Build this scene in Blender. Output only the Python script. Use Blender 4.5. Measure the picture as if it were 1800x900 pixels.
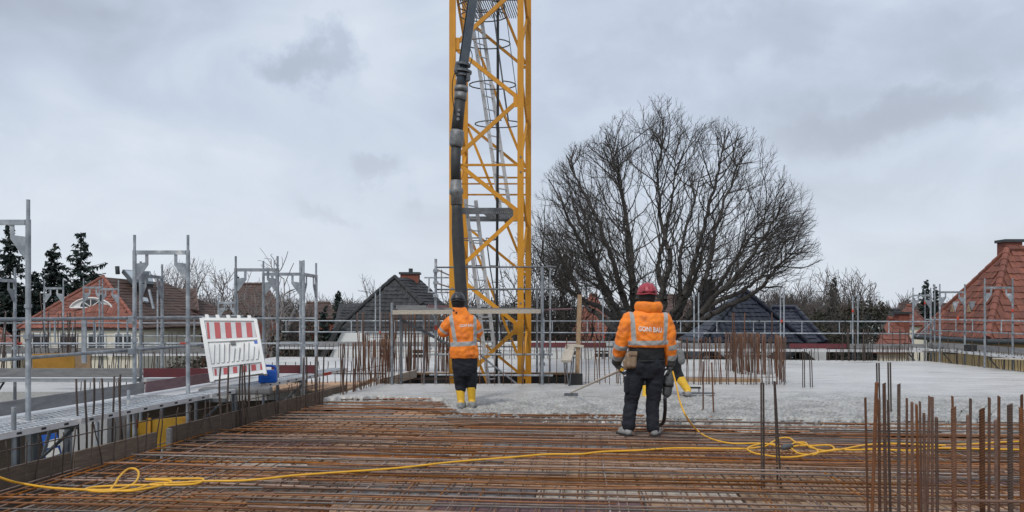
import bpy, bmesh, math, random
import numpy as np
from mathutils import Vector, Matrix, noise
from mathutils.bvhtree import BVHTree

for o in list(bpy.data.objects):
    bpy.data.objects.remove(o)
scene = bpy.context.scene
COL = scene.collection
rnd = random.Random(11)
R = math.radians
V = Vector

# ------------------------------------------------------------------ camera
F, CX, HY, H = 1350.0, 900.0, 548.0, 1.52      # focal length in photo pixels, centre, horizon row, eye height
cam = bpy.data.cameras.new('camera')
cam.sensor_width = 36.0
cam.lens = 36.0 * F / 1800.0
cam.shift_y = (HY - 450.0) / 1800.0
cam.clip_start = 0.05
cam.clip_end = 3000.0
camo = bpy.data.objects.new('camera', cam)
COL.objects.link(camo)
camo.location = (0, 0, H)
camo.rotation_euler = (R(90), 0, 0)
scene.camera = camo
scene.view_settings.view_transform = 'Standard'
scene.view_settings.look = 'None'
scene.view_settings.gamma = 1.0
scene.view_settings.exposure = 0.15
scene.view_settings.use_curve_mapping = False

# ------------------------------------------------------------------ sky: overcast
SUN_EL, SUN_AZ = R(52), R(-150)                 # high, behind the camera to its left
world = bpy.data.worlds.new('World')
scene.world = world
world.use_nodes = True


def make_sky():
    nt = world.node_tree
    nt.nodes.clear()
    N = nt.nodes.new
    L = nt.links.new
    out = N('ShaderNodeOutputWorld')
    bg = N('ShaderNodeBackground')
    bg.inputs[1].default_value = 0.1
    L(bg.outputs[0], out.inputs[0])
    sky = N('ShaderNodeTexSky')
    sky.sky_type = 'NISHITA'
    sky.sun_disc = False
    sky.sun_elevation = SUN_EL
    sky.sun_rotation = SUN_AZ
    sky.dust_density = 2.0
    tc = N('ShaderNodeTexCoord')
    sep = N('ShaderNodeSeparateXYZ')
    L(tc.outputs['Generated'], sep.inputs[0])

    def math_(op, a, b=None, clamp=False):
        m = N('ShaderNodeMath')
        m.operation = op
        m.use_clamp = clamp
        for i, x in enumerate((a, b)):
            if x is None:
                continue
            if isinstance(x, (int, float)):
                m.inputs[i].default_value = x
            else:
                L(x, m.inputs[i])
        return m.outputs[0]
    zc = math_('MAXIMUM', sep.outputs[2], 0.0)

    def nz(scale, detail, rough, off, sq):
        mp = N('ShaderNodeMapping')
        mp.inputs['Location'].default_value = (off, off * .7, off * .3)
        mp.inputs['Scale'].default_value = (1, 1, sq)
        L(tc.outputs['Generated'], mp.inputs[0])
        n = N('ShaderNodeTexNoise')
        n.inputs['Scale'].default_value = scale
        n.inputs['Detail'].default_value = detail
        n.inputs['Roughness'].default_value = rough
        n.inputs['Distortion'].default_value = .6
        L(mp.outputs[0], n.inputs['Vector'])
        return n.outputs['Fac']
    n1 = nz(1.8, 4, .45, 3.1, 1.4)
    n2 = nz(5.0, 8, .52, 8.4, 1.7)

    def ramp(x, a, b):
        mr = N('ShaderNodeMapRange')
        mr.interpolation_type = 'SMOOTHSTEP'
        mr.inputs['From Min'].default_value = a
        mr.inputs['From Max'].default_value = b
        L(x, mr.inputs['Value'])
        return mr.outputs[0]
    big = ramp(n1, .22, .78)
    small = ramp(n2, .28, .74)
    mixf = math_('ADD', math_('MULTIPLY', big, .62), math_('MULTIPLY', small, .38))
    # darker scud: patches of lower cloud at given sky directions, frayed by noise
    wn = N('ShaderNodeTexNoise')
    wn.inputs['Scale'].default_value = 12.0
    wn.inputs['Detail'].default_value = 8
    wn.inputs['Roughness'].default_value = .6
    L(tc.outputs['Generated'], wn.inputs['Vector'])
    wsub = N('ShaderNodeVectorMath')
    wsub.operation = 'SUBTRACT'
    L(wn.outputs['Color'], wsub.inputs[0])
    wsub.inputs[1].default_value = (.5, .5, .5)
    wsc = N('ShaderNodeVectorMath')
    wsc.operation = 'SCALE'
    L(wsub.outputs[0], wsc.inputs[0])
    wsc.inputs['Scale'].default_value = .15
    wadd = N('ShaderNodeVectorMath')
    wadd.operation = 'ADD'
    L(tc.outputs['Generated'], wadd.inputs[0])
    L(wsc.outputs[0], wadd.inputs[1])
    dark = None
    for px, py, sx, sy, amt in ((505, 124, .046, .034, .60), (545, 112, .056, .030, .66), (585, 104, .036, .030, .58), (675, 312, .046, .022, .55), (570, 370, .030, .012, .45),
                                (20, 300, .09, .03, .2), (1640, 205, .15, .040, .62), (1540, 230, .13, .03, .60), (1090, 125, .10, .03, .25), (1330, 60, .2, .05, .4), (1720, 60, .16, .06, .45),
                                (1560, 330, .16, .02, .2), (140, 420, .2, .02, .2), (330, 190, .10, .05, .18)):
        c = V(((px - CX) / F, 1, (HY - py) / F)).normalized()
        s = N('ShaderNodeVectorMath')
        s.operation = 'SUBTRACT'
        L(wadd.outputs[0], s.inputs[0])
        s.inputs[1].default_value = c
        m = N('ShaderNodeVectorMath')
        m.operation = 'MULTIPLY'
        L(s.outputs[0], m.inputs[0])
        m.inputs[1].default_value = (1 / sx, 1 / sx, 1 / sy)
        ln = N('ShaderNodeVectorMath')
        ln.operation = 'LENGTH'
        L(m.outputs[0], ln.inputs[0])
        g = math_('MULTIPLY', ramp(ln.outputs['Value'], 1.35, .25), amt)
        dark = g if dark is None else math_('MAXIMUM', dark, g)
    mixf = math_('MULTIPLY', mixf, math_('SUBTRACT', 1.0, dark), True)
    cr = N('ShaderNodeValToRGB')
    cr.color_ramp.elements[0].position = 0.0
    cr.color_ramp.elements[0].color = (.345, .385, .46, 1)
    cr.color_ramp.elements[1].position = 1.0
    cr.color_ramp.elements[1].color = (.71, .765, .84, 1)
    e = cr.color_ramp.elements.new(.45)
    e.color = (.525, .595, .71, 1)
    L(mixf, cr.inputs[0])
    # paler towards the horizon, where the cloud deck is seen edge on
    hz = ramp(zc, .30, .0)
    hm = N('ShaderNodeMixRGB')
    L(math_('MULTIPLY', hz, .55), hm.inputs[0])
    L(cr.outputs[0], hm.inputs[1])
    hm.inputs[2].default_value = (.76, .80, .845, 1)
    up = N('ShaderNodeVectorMath')
    up.operation = 'SCALE'
    L(hm.outputs[0], up.inputs[0])
    up.inputs['Scale'].default_value = 10.0
    mx = N('ShaderNodeMixRGB')
    mx.inputs[0].default_value = .93
    L(sky.outputs[0], mx.inputs[1])
    L(up.outputs[0], mx.inputs[2])
    L(mx.outputs[0], bg.inputs[0])


make_sky()
sun = bpy.data.lights.new('sun', 'SUN')
sun.energy = 1.5
sun.angle = R(11)
sun.color = (1.0, .96, .9)
suno = bpy.data.objects.new('sun', sun)
COL.objects.link(suno)
sd = V((math.sin(SUN_AZ) * math.cos(SUN_EL), math.cos(SUN_AZ) * math.cos(SUN_EL), math.sin(SUN_EL)))
suno.rotation_euler = sd.to_track_quat('Z', 'Y').to_euler()

# ------------------------------------------------------------------ helpers


def P(px, py, d):
    return V(((px - CX) / F * d, d, H - (py - HY) / F * d))


def G(px, py, z=0.0):
    return P(px, py, (H - z) * F / (py - HY))


def PZ(px, d, z):
    return V(((px - CX) / F * d, d, z))


MATS = {}


def mat(name, c1, c2=None, scale=6., rough=.7, metal=0., bump=0., bscale=80., rand=0., stretch=(1, 1, 1), lo=.35, hi=.65, c3=None, detail=6., hue=0., spec=.5):
    m = bpy.data.materials.new(name)
    m.use_nodes = True
    nt = m.node_tree
    b = nt.nodes['Principled BSDF']
    N = nt.nodes.new
    L = nt.links.new
    b.inputs['Roughness'].default_value = rough
    b.inputs['Metallic'].default_value = metal
    b.inputs['Specular IOR Level'].default_value = spec
    geo = N('ShaderNodeNewGeometry')
    oi = N('ShaderNodeObjectInfo')
    off = N('ShaderNodeMath')
    off.operation = 'MULTIPLY'
    L(oi.outputs['Random'], off.inputs[0])
    off.inputs[1].default_value = 37.
    add = N('ShaderNodeVectorMath')
    add.operation = 'ADD'
    L(geo.outputs['Position'], add.inputs[0])
    L(off.outputs[0], add.inputs[1])
    mp = N('ShaderNodeMapping')
    mp.inputs['Scale'].default_value = stretch
    L(add.outputs[0], mp.inputs[0])
    col = None
    if c2 is None:
        c2 = tuple(x * .75 for x in c1)
    n = N('ShaderNodeTexNoise')
    n.inputs['Scale'].default_value = scale
    n.inputs['Detail'].default_value = detail
    n.inputs['Roughness'].default_value = .6
    L(mp.outputs[0], n.inputs['Vector'])
    cr = N('ShaderNodeValToRGB')
    cr.color_ramp.elements[0].position = lo
    cr.color_ramp.elements[0].color = (*c1, 1)
    cr.color_ramp.elements[1].position = hi
    cr.color_ramp.elements[1].color = (*c2, 1)
    if c3:
        e = cr.color_ramp.elements.new(min(.98, hi + .1))
        e.color = (*c3, 1)
    L(n.outputs['Fac'], cr.inputs[0])
    col = cr.outputs[0]
    if rand or hue:
        hs = N('ShaderNodeHueSaturation')
        mr = N('ShaderNodeMapRange')
        L(oi.outputs['Random'], mr.inputs['Value'])
        mr.inputs['To Min'].default_value = 1 - rand
        mr.inputs['To Max'].default_value = 1 + rand
        L(mr.outputs[0], hs.inputs['Value'])
        if hue:
            sr = N('ShaderNodeMath')
            sr.operation = 'MULTIPLY'
            sr.inputs[1].default_value = 7.31
            L(oi.outputs['Random'], sr.inputs[0])
            fr = N('ShaderNodeMath')
            fr.operation = 'FRACT'
            L(sr.outputs[0], fr.inputs[0])
            mr2 = N('ShaderNodeMapRange')
            L(fr.outputs[0], mr2.inputs['Value'])
            mr2.inputs['To Min'].default_value = 1 - hue
            mr2.inputs['To Max'].default_value = 1 + hue
            L(mr2.outputs[0], hs.inputs['Saturation'])
        L(col, hs.inputs['Color'])
        col = hs.outputs[0]
    L(col, b.inputs['Base Color'])
    if bump:
        bn = N('ShaderNodeTexNoise')
        bn.inputs['Scale'].default_value = bscale
        bn.inputs['Detail'].default_value = 4
        L(mp.outputs[0], bn.inputs['Vector'])
        bp = N('ShaderNodeBump')
        bp.inputs['Strength'].default_value = bump
        bp.inputs['Distance'].default_value = .02
        L(bn.outputs['Fac'], bp.inputs['Height'])
        L(bp.outputs[0], b.inputs['Normal'])
    MATS[name] = m
    return m


mat('steel', (.21, .232, .255), (.36, .385, .41), 7, .5, .25, .1, 60, .22, c3=(.60, .60, .58), lo=.36, hi=.60)
mat('steel_dark', (.10, .11, .12), (.16, .17, .18), 8, .55, .3, .1, 60, .1)
mat('deck_steel', (.74, .74, .74), (.58, .58, .58), 6, .5, .25, .15, 40, .1, c3=(.58, .58, .56))
mat('red_mark', (.55, .06, .03), (.4, .05, .03), 20, .6)
mat('rebar', (.105, .052, .034), (.16, .084, .052), 26, .8, .1, .3, 160, .40, c3=(.10, .085, .08), hue=.30)
mat('rebar_mat', (.165, .092, .060), (.30, .175, .112), 7, .62, .25, .3, 160, .60, c3=(.24, .215, .20), hue=.60)
mat('rebar_rust', (.26, .105, .045), (.34, .15, .06), 7, .7, .1, .3, 160, .35, c3=(.22, .13, .09))
mat('rebar_grey', (.15, .135, .125), (.25, .22, .20), 6, .5, .3, .3, 160, .45, c3=(.20, .14, .10))
mat('rebar_dark', (.055, .042, .036), (.10, .07, .055), 30, .7, .2, .3, 160, .3, c3=(.20, .19, .18))
mat('plywood', (.40, .235, .135), (.52, .35, .225), 4, .8, 0, .2, 60, .25, (1, 6, 1), c3=(.36, .30, .25))
mat('board', (.17, .125, .09), (.095, .072, .055), 7, .85, 0, .3, 60, .25, (3, .6, 8))
mat('timber', (.40, .27, .16), (.30, .20, .12), 8, .8, 0, .2, 60, .15, (2, 2, 2))
mat('timber_pale', (.56, .50, .42), (.42, .37, .30), 8, .8, 0, .2, 60, .1, (2, 2, 6))
mat('timber_grey', (.17, .17, .175), (.25, .245, .24), 5, .8, 0, .25, 50, .12, (1, 1, 5))
mat('timber_red', (.13, .022, .028), (.09, .02, .025), 6, .7, 0, .2, 50, .1)
mat('timber_mauve', (.20, .12, .125), (.14, .085, .09), 5, .8, 0, .25, 50, .1, (1, 1, 4))
mat('form_yellow', (.52, .27, .03), (.38, .18, .02), 3, .6, 0, .1, 30, .1, c3=(.22, .12, .03))
mat('form_yellow_panel', (.46, .26, .02), (.34, .19, .015), 4, .5, 0, .1, 30)
mat('conc_wall', (.36, .36, .355), (.44, .44, .43), 1.2, .85, 0, .2, 30)
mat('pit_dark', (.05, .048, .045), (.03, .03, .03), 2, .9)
mat('crane', (.68, .30, .015), (.54, .23, .013), 5, .5, 0, .08, 30, .10, (2, 2, .5), c3=(.26, .13, .04), hi=.70)
mat('hose', (.030, .031, .034), (.05, .05, .05), 12, .6, 0, .25, 60, c3=(.16, .16, .155), hi=.7)
mat('pipe', (.045, .058, .078), (.07, .085, .10), 6, .4, .2, .05, 30)
mat('clamp', (.26, .265, .27), (.15, .15, .15), 14, .5, .35, .2, 50)
mat('alu', (.60, .62, .63), (.48, .49, .50), 8, .45, .3)
mat('cable_black', (.012, .013, .016), None, 5, .5)
mat('cable_yellow', (.80, .42, .02), (.68, .36, .03), 10, .5, c3=(.75, .62, .35), hi=.68)
mat('plastic_white', (.78, .78, .76), (.68, .68, .66), 5, .45, 0, .03, 20)
mat('film_red', (.40, .006, .018), (.33, .006, .016), 8, .4)
mat('film_grey', (.52, .54, .55), (.46, .48, .49), 8, .4)
mat('can_blue', (.004, .13, .60), (.004, .10, .5), 6, .35)
mat('bag', (.20, .20, .20), (.12, .12, .12), 5, .7, 0, .2, 20)
mat('black', (.012, .012, .013), (.02, .02, .02), 8, .6)
mat('tile_red', (.25, .085, .052), (.135, .052, .038), 1.0, .75, 0, .1, 40, .22, c3=(.25, .10, .07))
mat('tile_bright', (.28, .10, .068), (.19, .07, .05), 1.6, .75, 0, .1, 40, .2, c3=(.33, .14, .095))
mat('tile_brown', (.115, .07, .055), (.075, .05, .042), 1.2, .8, 0, .1, 40, .2)
mat('tile_dark', (.022, .022, .024), (.040, .040, .041), 1.5, .6, 0, .1, 40, .25)
mat('tile_blue', (.011, .013, .026), (.018, .021, .036), 1.5, .33, 0, .05, 40, .25)
mat('stucco_cream', (.76, .71, .58), (.70, .65, .53), 1.3, .9, 0, .15, 60)
mat('stucco_yellow', (.70, .52, .27), (.60, .44, .22), 1.3, .9, 0, .15, 60)
mat('stucco_white', (.82, .82, .80), (.75, .75, .73), 1.1, .9, 0, .15, 60)
mat('brick_red', (.26, .085, .055), (.17, .06, .045), 9, .85, 0, .2, 60)
mat('paint_white', (.78, .78, .76), (.70, .70, .68), 5, .6)
mat('glass', (.03, .035, .04), (.05, .055, .06), 3, .08)
mat('glass_sky', (.42, .47, .50), (.34, .38, .40), 2, .1)
mat('gutter', (.05, .06, .065), (.04, .045, .05), 5, .5)
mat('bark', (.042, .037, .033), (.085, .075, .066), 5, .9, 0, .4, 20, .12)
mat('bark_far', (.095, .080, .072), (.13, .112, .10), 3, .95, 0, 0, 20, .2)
mat('wood_far', (.075, .062, .055), (.11, .09, .08), .5, .95)
mat('birch', (.26, .235, .225), (.17, .15, .14), 3, .9)
mat('needles', (.012, .026, .022), (.022, .040, .030), 1.2, .8, 0, 0, 20, .2)
mat('ivy', (.030, .034, .024), (.060, .052, .034), 1.0, .85, 0, 0, 20, .2)
mat('ground', (.10, .11, .06), (.15, .13, .09), .2, .95, 0, .2, 8)
mat('orange', (.90, .20, .012), (.80, .165, .012), 9, .75, 0, .35, 22, 0)
mat('navy', (.005, .007, .013), (.013, .016, .025), 9, .85, 0, .6, 24, 0, c3=(.05, .05, .052), hi=.72)
mat('blackcloth', (.008, .009, .011), (.016, .017, .019), 9, .85, 0, .4, 30)
mat('boot_yellow', (.80, .48, .03), (.70, .41, .035), 8, .5, 0, .1, 20, c3=(.45, .38, .25), hi=.74)
mat('conc_boot', (.16, .16, .158), (.33, .33, .32), 14, .85, 0, .3, 60)
mat('helmet_red', (.40, .045, .065), (.33, .04, .055), 12, .45, c3=(.62, .46, .44), hi=.68)
mat('helmet_dark', (.03, .032, .038), (.05, .05, .055), 12, .4)
mat('glove', (.07, .08, .085), (.12, .125, .125), 20, .8, 0, .3, 60)
mat('skin', (.50, .28, .20), (.44, .24, .17), 10, .6)
mat('leather', (.30, .21, .135), (.22, .15, .10), 12, .8, 0, .3, 60)
mat('letters', (.80, .78, .74), (.7, .68, .64), 30, .7)
mat('white_trim', (.75, .74, .72), (.66, .66, .64), 3, .7)
mat('sign_blue', (.01, .12, .55), (.01, .10, .45), 3, .5)


def smooth(o, on=True):
    me = o.data
    me.polygons.foreach_set('use_smooth', [on] * len(me.polygons))


ORG = {}


def org(parent):
    return ORG.get(parent.name, V((0, 0, 0))) if parent else V((0, 0, 0))


def thing(name, label, cat, loc=(0, 0, 0), group=None, rotz=None):
    o = bpy.data.objects.new(name, None)
    COL.objects.link(o)
    o.empty_display_size = .2
    o.location = loc
    o['label'] = label
    o['category'] = cat
    if group:
        o['group'] = group
    ORG[o.name] = V((0, 0, 0)) if rotz is not None else V(loc)
    if rotz is not None:
        o.rotation_euler = (0, 0, rotz)
    return o


def tag(o, label, cat, group=None):
    o['label'] = label
    o['category'] = cat
    if group:
        o['group'] = group
    return o


def struct(o):
    o['kind'] = 'structure'
    return o


class MB:
    def __init__(s):
        s.v = []
        s.f = []

    def add(s, vs, fs):
        b = len(s.v)
        s.v += [tuple(x) for x in vs]
        s.f += [tuple(i + b for i in f) for f in fs]
        return s

    def box(s, c, size, rz=0., M=None):
        sx, sy, sz = (x / 2 for x in size)
        M = M or Matrix.Rotation(rz, 3, 'Z')
        c = V(c)
        vs = [c + M @ V((x * sx, y * sy, z * sz)) for x in (-1, 1) for y in (-1, 1) for z in (-1, 1)]
        return s.add(vs, [(0, 1, 3, 2), (4, 6, 7, 5), (0, 4, 5, 1), (2, 3, 7, 6), (0, 2, 6, 4), (1, 5, 7, 3)])

    def beam(s, a, b, w, h, up=(0, 0, 1)):
        a, b = V(a), V(b)
        d = (b - a).normalized()
        up = V(up)
        if abs(d.dot(up)) > .98:
            up = V((0, 1, 0))
        x = d.cross(up).normalized()
        y = x.cross(d).normalized()
        vs = [p + x * (i * w / 2) + y * (j * h / 2) for p in (a, b) for i, j in ((-1, -1), (1, -1), (1, 1), (-1, 1))]
        return s.add(vs, [(3, 2, 1, 0), (4, 5, 6, 7), (0, 1, 5, 4), (1, 2, 6, 5), (2, 3, 7, 6), (3, 0, 4, 7)])

    def tube(s, pts, r, n=8, cap=True):
        pts = [V(p) for p in pts]
        k = len(pts)
        rs = r if isinstance(r, (list, tuple)) else [r] * k
        t0 = (pts[1] - pts[0]).normalized()
        ref = V((0, 0, 1)) if abs(t0.z) < .9 else V((1, 0, 0))
        x = t0.cross(ref).normalized()
        vs = []
        for i, p in enumerate(pts):
            t = (pts[min(i + 1, k - 1)] - pts[max(i - 1, 0)])
            t = t.normalized() if t.length > 1e-9 else t0
            x = (x - t * x.dot(t))
            x = x.normalized() if x.length > 1e-6 else t.orthogonal().normalized()
            y = t.cross(x)
            for j in range(n):
                a = 2 * math.pi * j / n
                vs.append(p + (x * math.cos(a) + y * math.sin(a)) * rs[i])
        fs = []
        for i in range(k - 1):
            for j in range(n):
                j2 = (j + 1) % n
                fs.append((i * n + j, i * n + j2, (i + 1) * n + j2, (i + 1) * n + j))
        if cap:
            fs.append(tuple(range(n - 1, -1, -1)))
            fs.append(tuple((k - 1) * n + j for j in range(n)))
        return s.add(vs, fs)

    def prism(s, poly, vec):
        poly = [V(p) for p in poly]
        vec = V(vec)
        n = len(poly)
        vs = poly + [p + vec for p in poly]
        fs = [tuple(range(n - 1, -1, -1)), tuple(range(n, 2 * n))]
        fs += [(i, (i + 1) % n, n + (i + 1) % n, n + i) for i in range(n)]
        return s.add(vs, fs)

    def build(s, name, m, parent=None, sm=False, bevel=0.):
        o0 = org(parent)
        me = bpy.data.meshes.new(name)
        me.from_pydata([(x - o0.x, y - o0.y, z - o0.z) for x, y, z in s.v], [], s.f)
        bm = bmesh.new()
        bm.from_mesh(me)
        bmesh.ops.recalc_face_normals(bm, faces=bm.faces)
        if bevel:
            bmesh.ops.bevel(bm, geom=list(bm.edges), offset=bevel, segments=2, affect='EDGES', profile=.6)
        bm.to_mesh(me)
        bm.free()
        me.materials.append(MATS[m] if isinstance(m, str) else m)
        o = bpy.data.objects.new(name, me)
        COL.objects.link(o)
        if parent:
            o.parent = parent
            ORG[o.name] = V((0, 0, 0)) + o0
        else:
            ORG[o.name] = V((0, 0, 0))
        if sm:
            smooth(o)
        return o


CACHE = {}


def unit(shape, m):
    k = (shape, m)
    if k in CACHE:
        return CACHE[k]
    b = MB()
    if shape == 'box':
        b.box((0, 0, .5), (1, 1, 1))
    else:
        n = int(shape[3:])
        b.tube([(0, 0, 0), (0, 0, 1)], 1.0, n)
    me = bpy.data.meshes.new(shape)
    me.from_pydata(b.v, [], b.f)
    if shape != 'box':
        me.polygons.foreach_set('use_smooth', [len(p.vertices) == 4 for p in me.polygons])
    me.materials.append(MATS[m])
    CACHE[k] = me
    return me


def place(name, me, M, parent=None):
    o = bpy.data.objects.new(name, me)
    COL.objects.link(o)
    if parent:
        o.parent = parent
        M = Matrix.Translation(-org(parent)) @ M
    o.matrix_basis = M
    return o


def rod(name, a, b, r, m, parent=None, n=8):
    a, b = V(a), V(b)
    d = b - a
    q = d.to_track_quat('Z', 'Y').to_matrix().to_4x4()
    return place(name, unit('cyl%d' % n, m), Matrix.Translation(a) @ q @ Matrix.Diagonal((r, r, d.length, 1)), parent)


def plank(name, a, b, w, h, m, parent=None, up=(0, 0, 1)):
    a, b = V(a), V(b)
    d = (b - a)
    z = d.normalized()
    up = V(up)
    if abs(z.dot(up)) > .98:
        up = V((0, 1, 0))
    x = z.cross(up).normalized()
    y = x.cross(z).normalized()
    M = Matrix(((x.x * w, y.x * h, d.x, a.x), (x.y * w, y.y * h, d.y, a.y), (x.z * w, y.z * h, d.z, a.z), (0, 0, 0, 1)))
    if M.determinant() < 0:
        M = M @ Matrix.Diagonal((-1, 1, 1, 1))
    return place(name, unit('box', m), M, parent)


def spline(pts, k=8):
    pts = [V(p) for p in pts]
    pp = [pts[0] * 2 - pts[1]] + pts + [pts[-1] * 2 - pts[-2]]
    out = []
    for i in range(1, len(pp) - 2):
        p0, p1, p2, p3 = pp[i - 1:i + 3]
        for j in range(k):
            t = j / k
            out.append(.5 * ((2 * p1) + (p2 - p0) * t + (2 * p0 - 5 * p1 + 4 * p2 - p3) * t * t + (3 * p1 - p0 - 3 * p2 + p3) * t ** 3))
    out.append(pts[-1])
    return out


def fbm(x, y, z=0., s=1., o=4):
    return noise.fractal(V((x * s, y * s, z * s)), 1.0, 2.0, o)


def gauss(m, s):
    return rnd.gauss(m, s)


U = rnd.uniform
TH = math.atan(.10)
AX = V((math.sin(TH), math.cos(TH), 0))      # the building's long axis, away from the camera
BX = V((math.cos(TH), -math.sin(TH), 0))     # its cross axis, to the right


def edge_x(d):                                # left edge of the near slab
    return -5.60 + .176 * d

# ------------------------------------------------------------------ the setting
gm = MB().box((0, 200, -6.75), (1600, 1600, .5)).build('ground', 'ground')
struct(gm)
struct(MB().box((-9.5, 9.2, -3.45), (9.5, 10.6, .3)).build('courtyard_floor', 'pit_dark'))  # near-black colour stands in for the shade under the scaffold deck

# concrete body of the building under the deck, round the crane opening
OPL0, OPL1 = V((-2.72, 15.75, 0)), V((-2.28, 18.45, 0))
OPR0, OPR1 = V((1.34, 15.75, 0)), V((1.55, 18.45, 0))
for nm, poly in (('building_wall', [(edge_x(2) + .1, 2, 0), (9.5, 2, 0), (12.9, 15.75, 0), (edge_x(15.75) + .1, 15.75, 0)]),
                 ('building_wall', [(edge_x(15.75) + .1, 15.76, 0), OPL0 + V((-.06, .01, 0)), OPL1 + V((-.06, 0, 0)), (-3.0, 18.45, 0)]),
                 ('building_wall', [OPR0 + V((.06, .01, 0)), (12.9, 15.76, 0), (12.7, 18.45, 0), OPR1 + V((.06, 0, 0))]),
                 ('building_wall', [(-8.2, 18.5, 0), (12.7, 18.5, 0), (12.35, 23.0, 0), (-7.6, 25.1, 0)])):
    struct(MB().prism([V(p) + V((0, 0, -6.5)) for p in poly], (0, 0, 6.25)).build(nm, 'conc_wall'))
struct(MB().box((-8.6, 16.95, -3.4), (11.0, 2.6, 6.2), 0).build('building_wall', 'board'))  # dark board tone paints the shade below the deck onto this wall
struct(MB().box((-11.2, 18.97, -3.41), (5.6, 1.4, 6.2), 0).build('building_wall', 'conc_wall'))
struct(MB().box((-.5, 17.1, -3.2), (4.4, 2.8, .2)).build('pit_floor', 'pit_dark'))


def m_concrete():
    m = bpy.data.materials.new('fresh_concrete')
    m.use_nodes = True
    nt = m.node_tree
    b = nt.nodes['Principled BSDF']
    N = nt.nodes.new
    L = nt.links.new
    geo = N('ShaderNodeNewGeometry')
    n1 = N('ShaderNodeTexNoise')
    n1.inputs['Scale'].default_value = .55
    n1.inputs['Detail'].default_value = 7
    L(geo.outputs['Position'], n1.inputs['Vector'])
    mp = N('ShaderNodeMapping')
    mp.inputs['Scale'].default_value = (.35, 2.6, 1)
    mp.inputs['Rotation'].default_value = (0, 0, .12)
    L(geo.outputs['Position'], mp.inputs[0])
    n2 = N('ShaderNodeTexNoise')
    n2.inputs['Scale'].default_value = 1.6
    n2.inputs['Detail'].default_value = 8
    n2.inputs['Roughness'].default_value = .65
    L(mp.outputs[0], n2.inputs['Vector'])
    n3 = N('ShaderNodeTexNoise')
    n3.inputs['Scale'].default_value = 22.
    n3.inputs['Detail'].default_value = 6
    n3.inputs['Roughness'].default_value = .7
    L(geo.outputs['Position'], n3.inputs['Vector'])
    mixa = N('ShaderNodeMixRGB')
    mixa.inputs[0].default_value = .5
    L(n1.outputs['Fac'], mixa.inputs[1])
    L(n2.outputs['Fac'], mixa.inputs[2])
    mixb = N('ShaderNodeMixRGB')
    mixb.inputs[0].default_value = .35
    L(mixa.outputs[0], mixb.inputs[1])
    L(n3.outputs['Fac'], mixb.inputs[2])
    cr = N('ShaderNodeValToRGB')
    cr.color_ramp.elements[0].position = .34
    cr.color_ramp.elements[0].color = (.38, .374, .362, 1)
    cr.color_ramp.elements[1].position = .62
    cr.color_ramp.elements[1].color = (.68, .665, .635, 1)
    L(mixb.outputs[0], cr.inputs[0])
    # freshly poured, unfloated concrete is darker and speckled with wet aggregate
    n4 = N('ShaderNodeTexNoise')
    n4.inputs['Scale'].default_value = 24.
    n4.inputs['Detail'].default_value = 3
    L(geo.outputs['Position'], n4.inputs['Vector'])
    cr2 = N('ShaderNodeValToRGB')
    cr2.color_ramp.elements[0].position = .40
    cr2.color_ramp.elements[0].color = (.23, .224, .208, 1)
    cr2.color_ramp.elements[1].position = .60
    cr2.color_ramp.elements[1].color = (.47, .458, .43, 1)
    n5 = N('ShaderNodeTexNoise')
    n5.inputs['Scale'].default_value = 2.2
    n5.inputs['Detail'].default_value = 5
    L(geo.outputs['Position'], n5.inputs['Vector'])
    wm = N('ShaderNodeMixRGB')
    wm.inputs[0].default_value = .45
    L(n4.outputs['Fac'], wm.inputs[1])
    L(n5.outputs['Fac'], wm.inputs[2])
    L(wm.outputs[0], cr2.inputs[0])
    att = N('ShaderNodeAttribute')
    att.attribute_name = 'fresh'
    fm = N('ShaderNodeMixRGB')
    L(att.outputs['Fac'], fm.inputs[0])
    L(cr.outputs[0], fm.inputs[1])
    L(cr2.outputs[0], fm.inputs[2])
    L(fm.outputs[0], b.inputs['Base Color'])
    rr = N('ShaderNodeMapRange')
    rr.inputs['From Min'].default_value = .35
    rr.inputs['From Max'].default_value = .65
    rr.inputs['To Min'].default_value = .24
    rr.inputs['To Max'].default_value = .56
    L(n2.outputs['Fac'], rr.inputs['Value'])
    L(rr.outputs[0], b.inputs['Roughness'])
    bp = N('ShaderNodeBump')
    bp.inputs['Strength'].default_value = .35
    bp.inputs['Distance'].default_value = .02
    L(mixb.outputs[0], bp.inputs['Height'])
    L(bp.outputs[0], b.inputs['Normal'])
    MATS['fresh_concrete'] = m


m_concrete()


def sstep(a, b, x):
    t = max(0., min(1., (x - a) / (b - a)))
    return t * t * (3 - 2 * t)


def conc_z(x, d):
    f = 1 - sstep(11.6, 15.2, d + .5 * fbm(x, d, 3., .5))
    f = max(f, .10 * (1 - sstep(15, 20, d)))
    a = fbm(x, d, 0., 9., 5)
    b = fbm(x, d, 5., 15., 3)
    return .045 + f * (.055 * (abs(a) - .3) + .030 * b + .018 * fbm(x, d, 9., 2.2, 3)) + .004 * fbm(x, d, 1., .9, 3)


FRONT = [(560, 704), (600, 701), (660, 699), (772, 704), (786, 720), (810, 728), (852, 728), (1000, 731), (1100, 734), (1300, 739), (1500, 742), (1800, 745), (2000, 746)]


def front_y(px):
    for (a, ya), (b, yb) in zip(FRONT, FRONT[1:]):
        if px <= b:
            t = (px - a) / (b - a)
            return ya + (yb - ya) * t
    return FRONT[-1][1]


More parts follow.
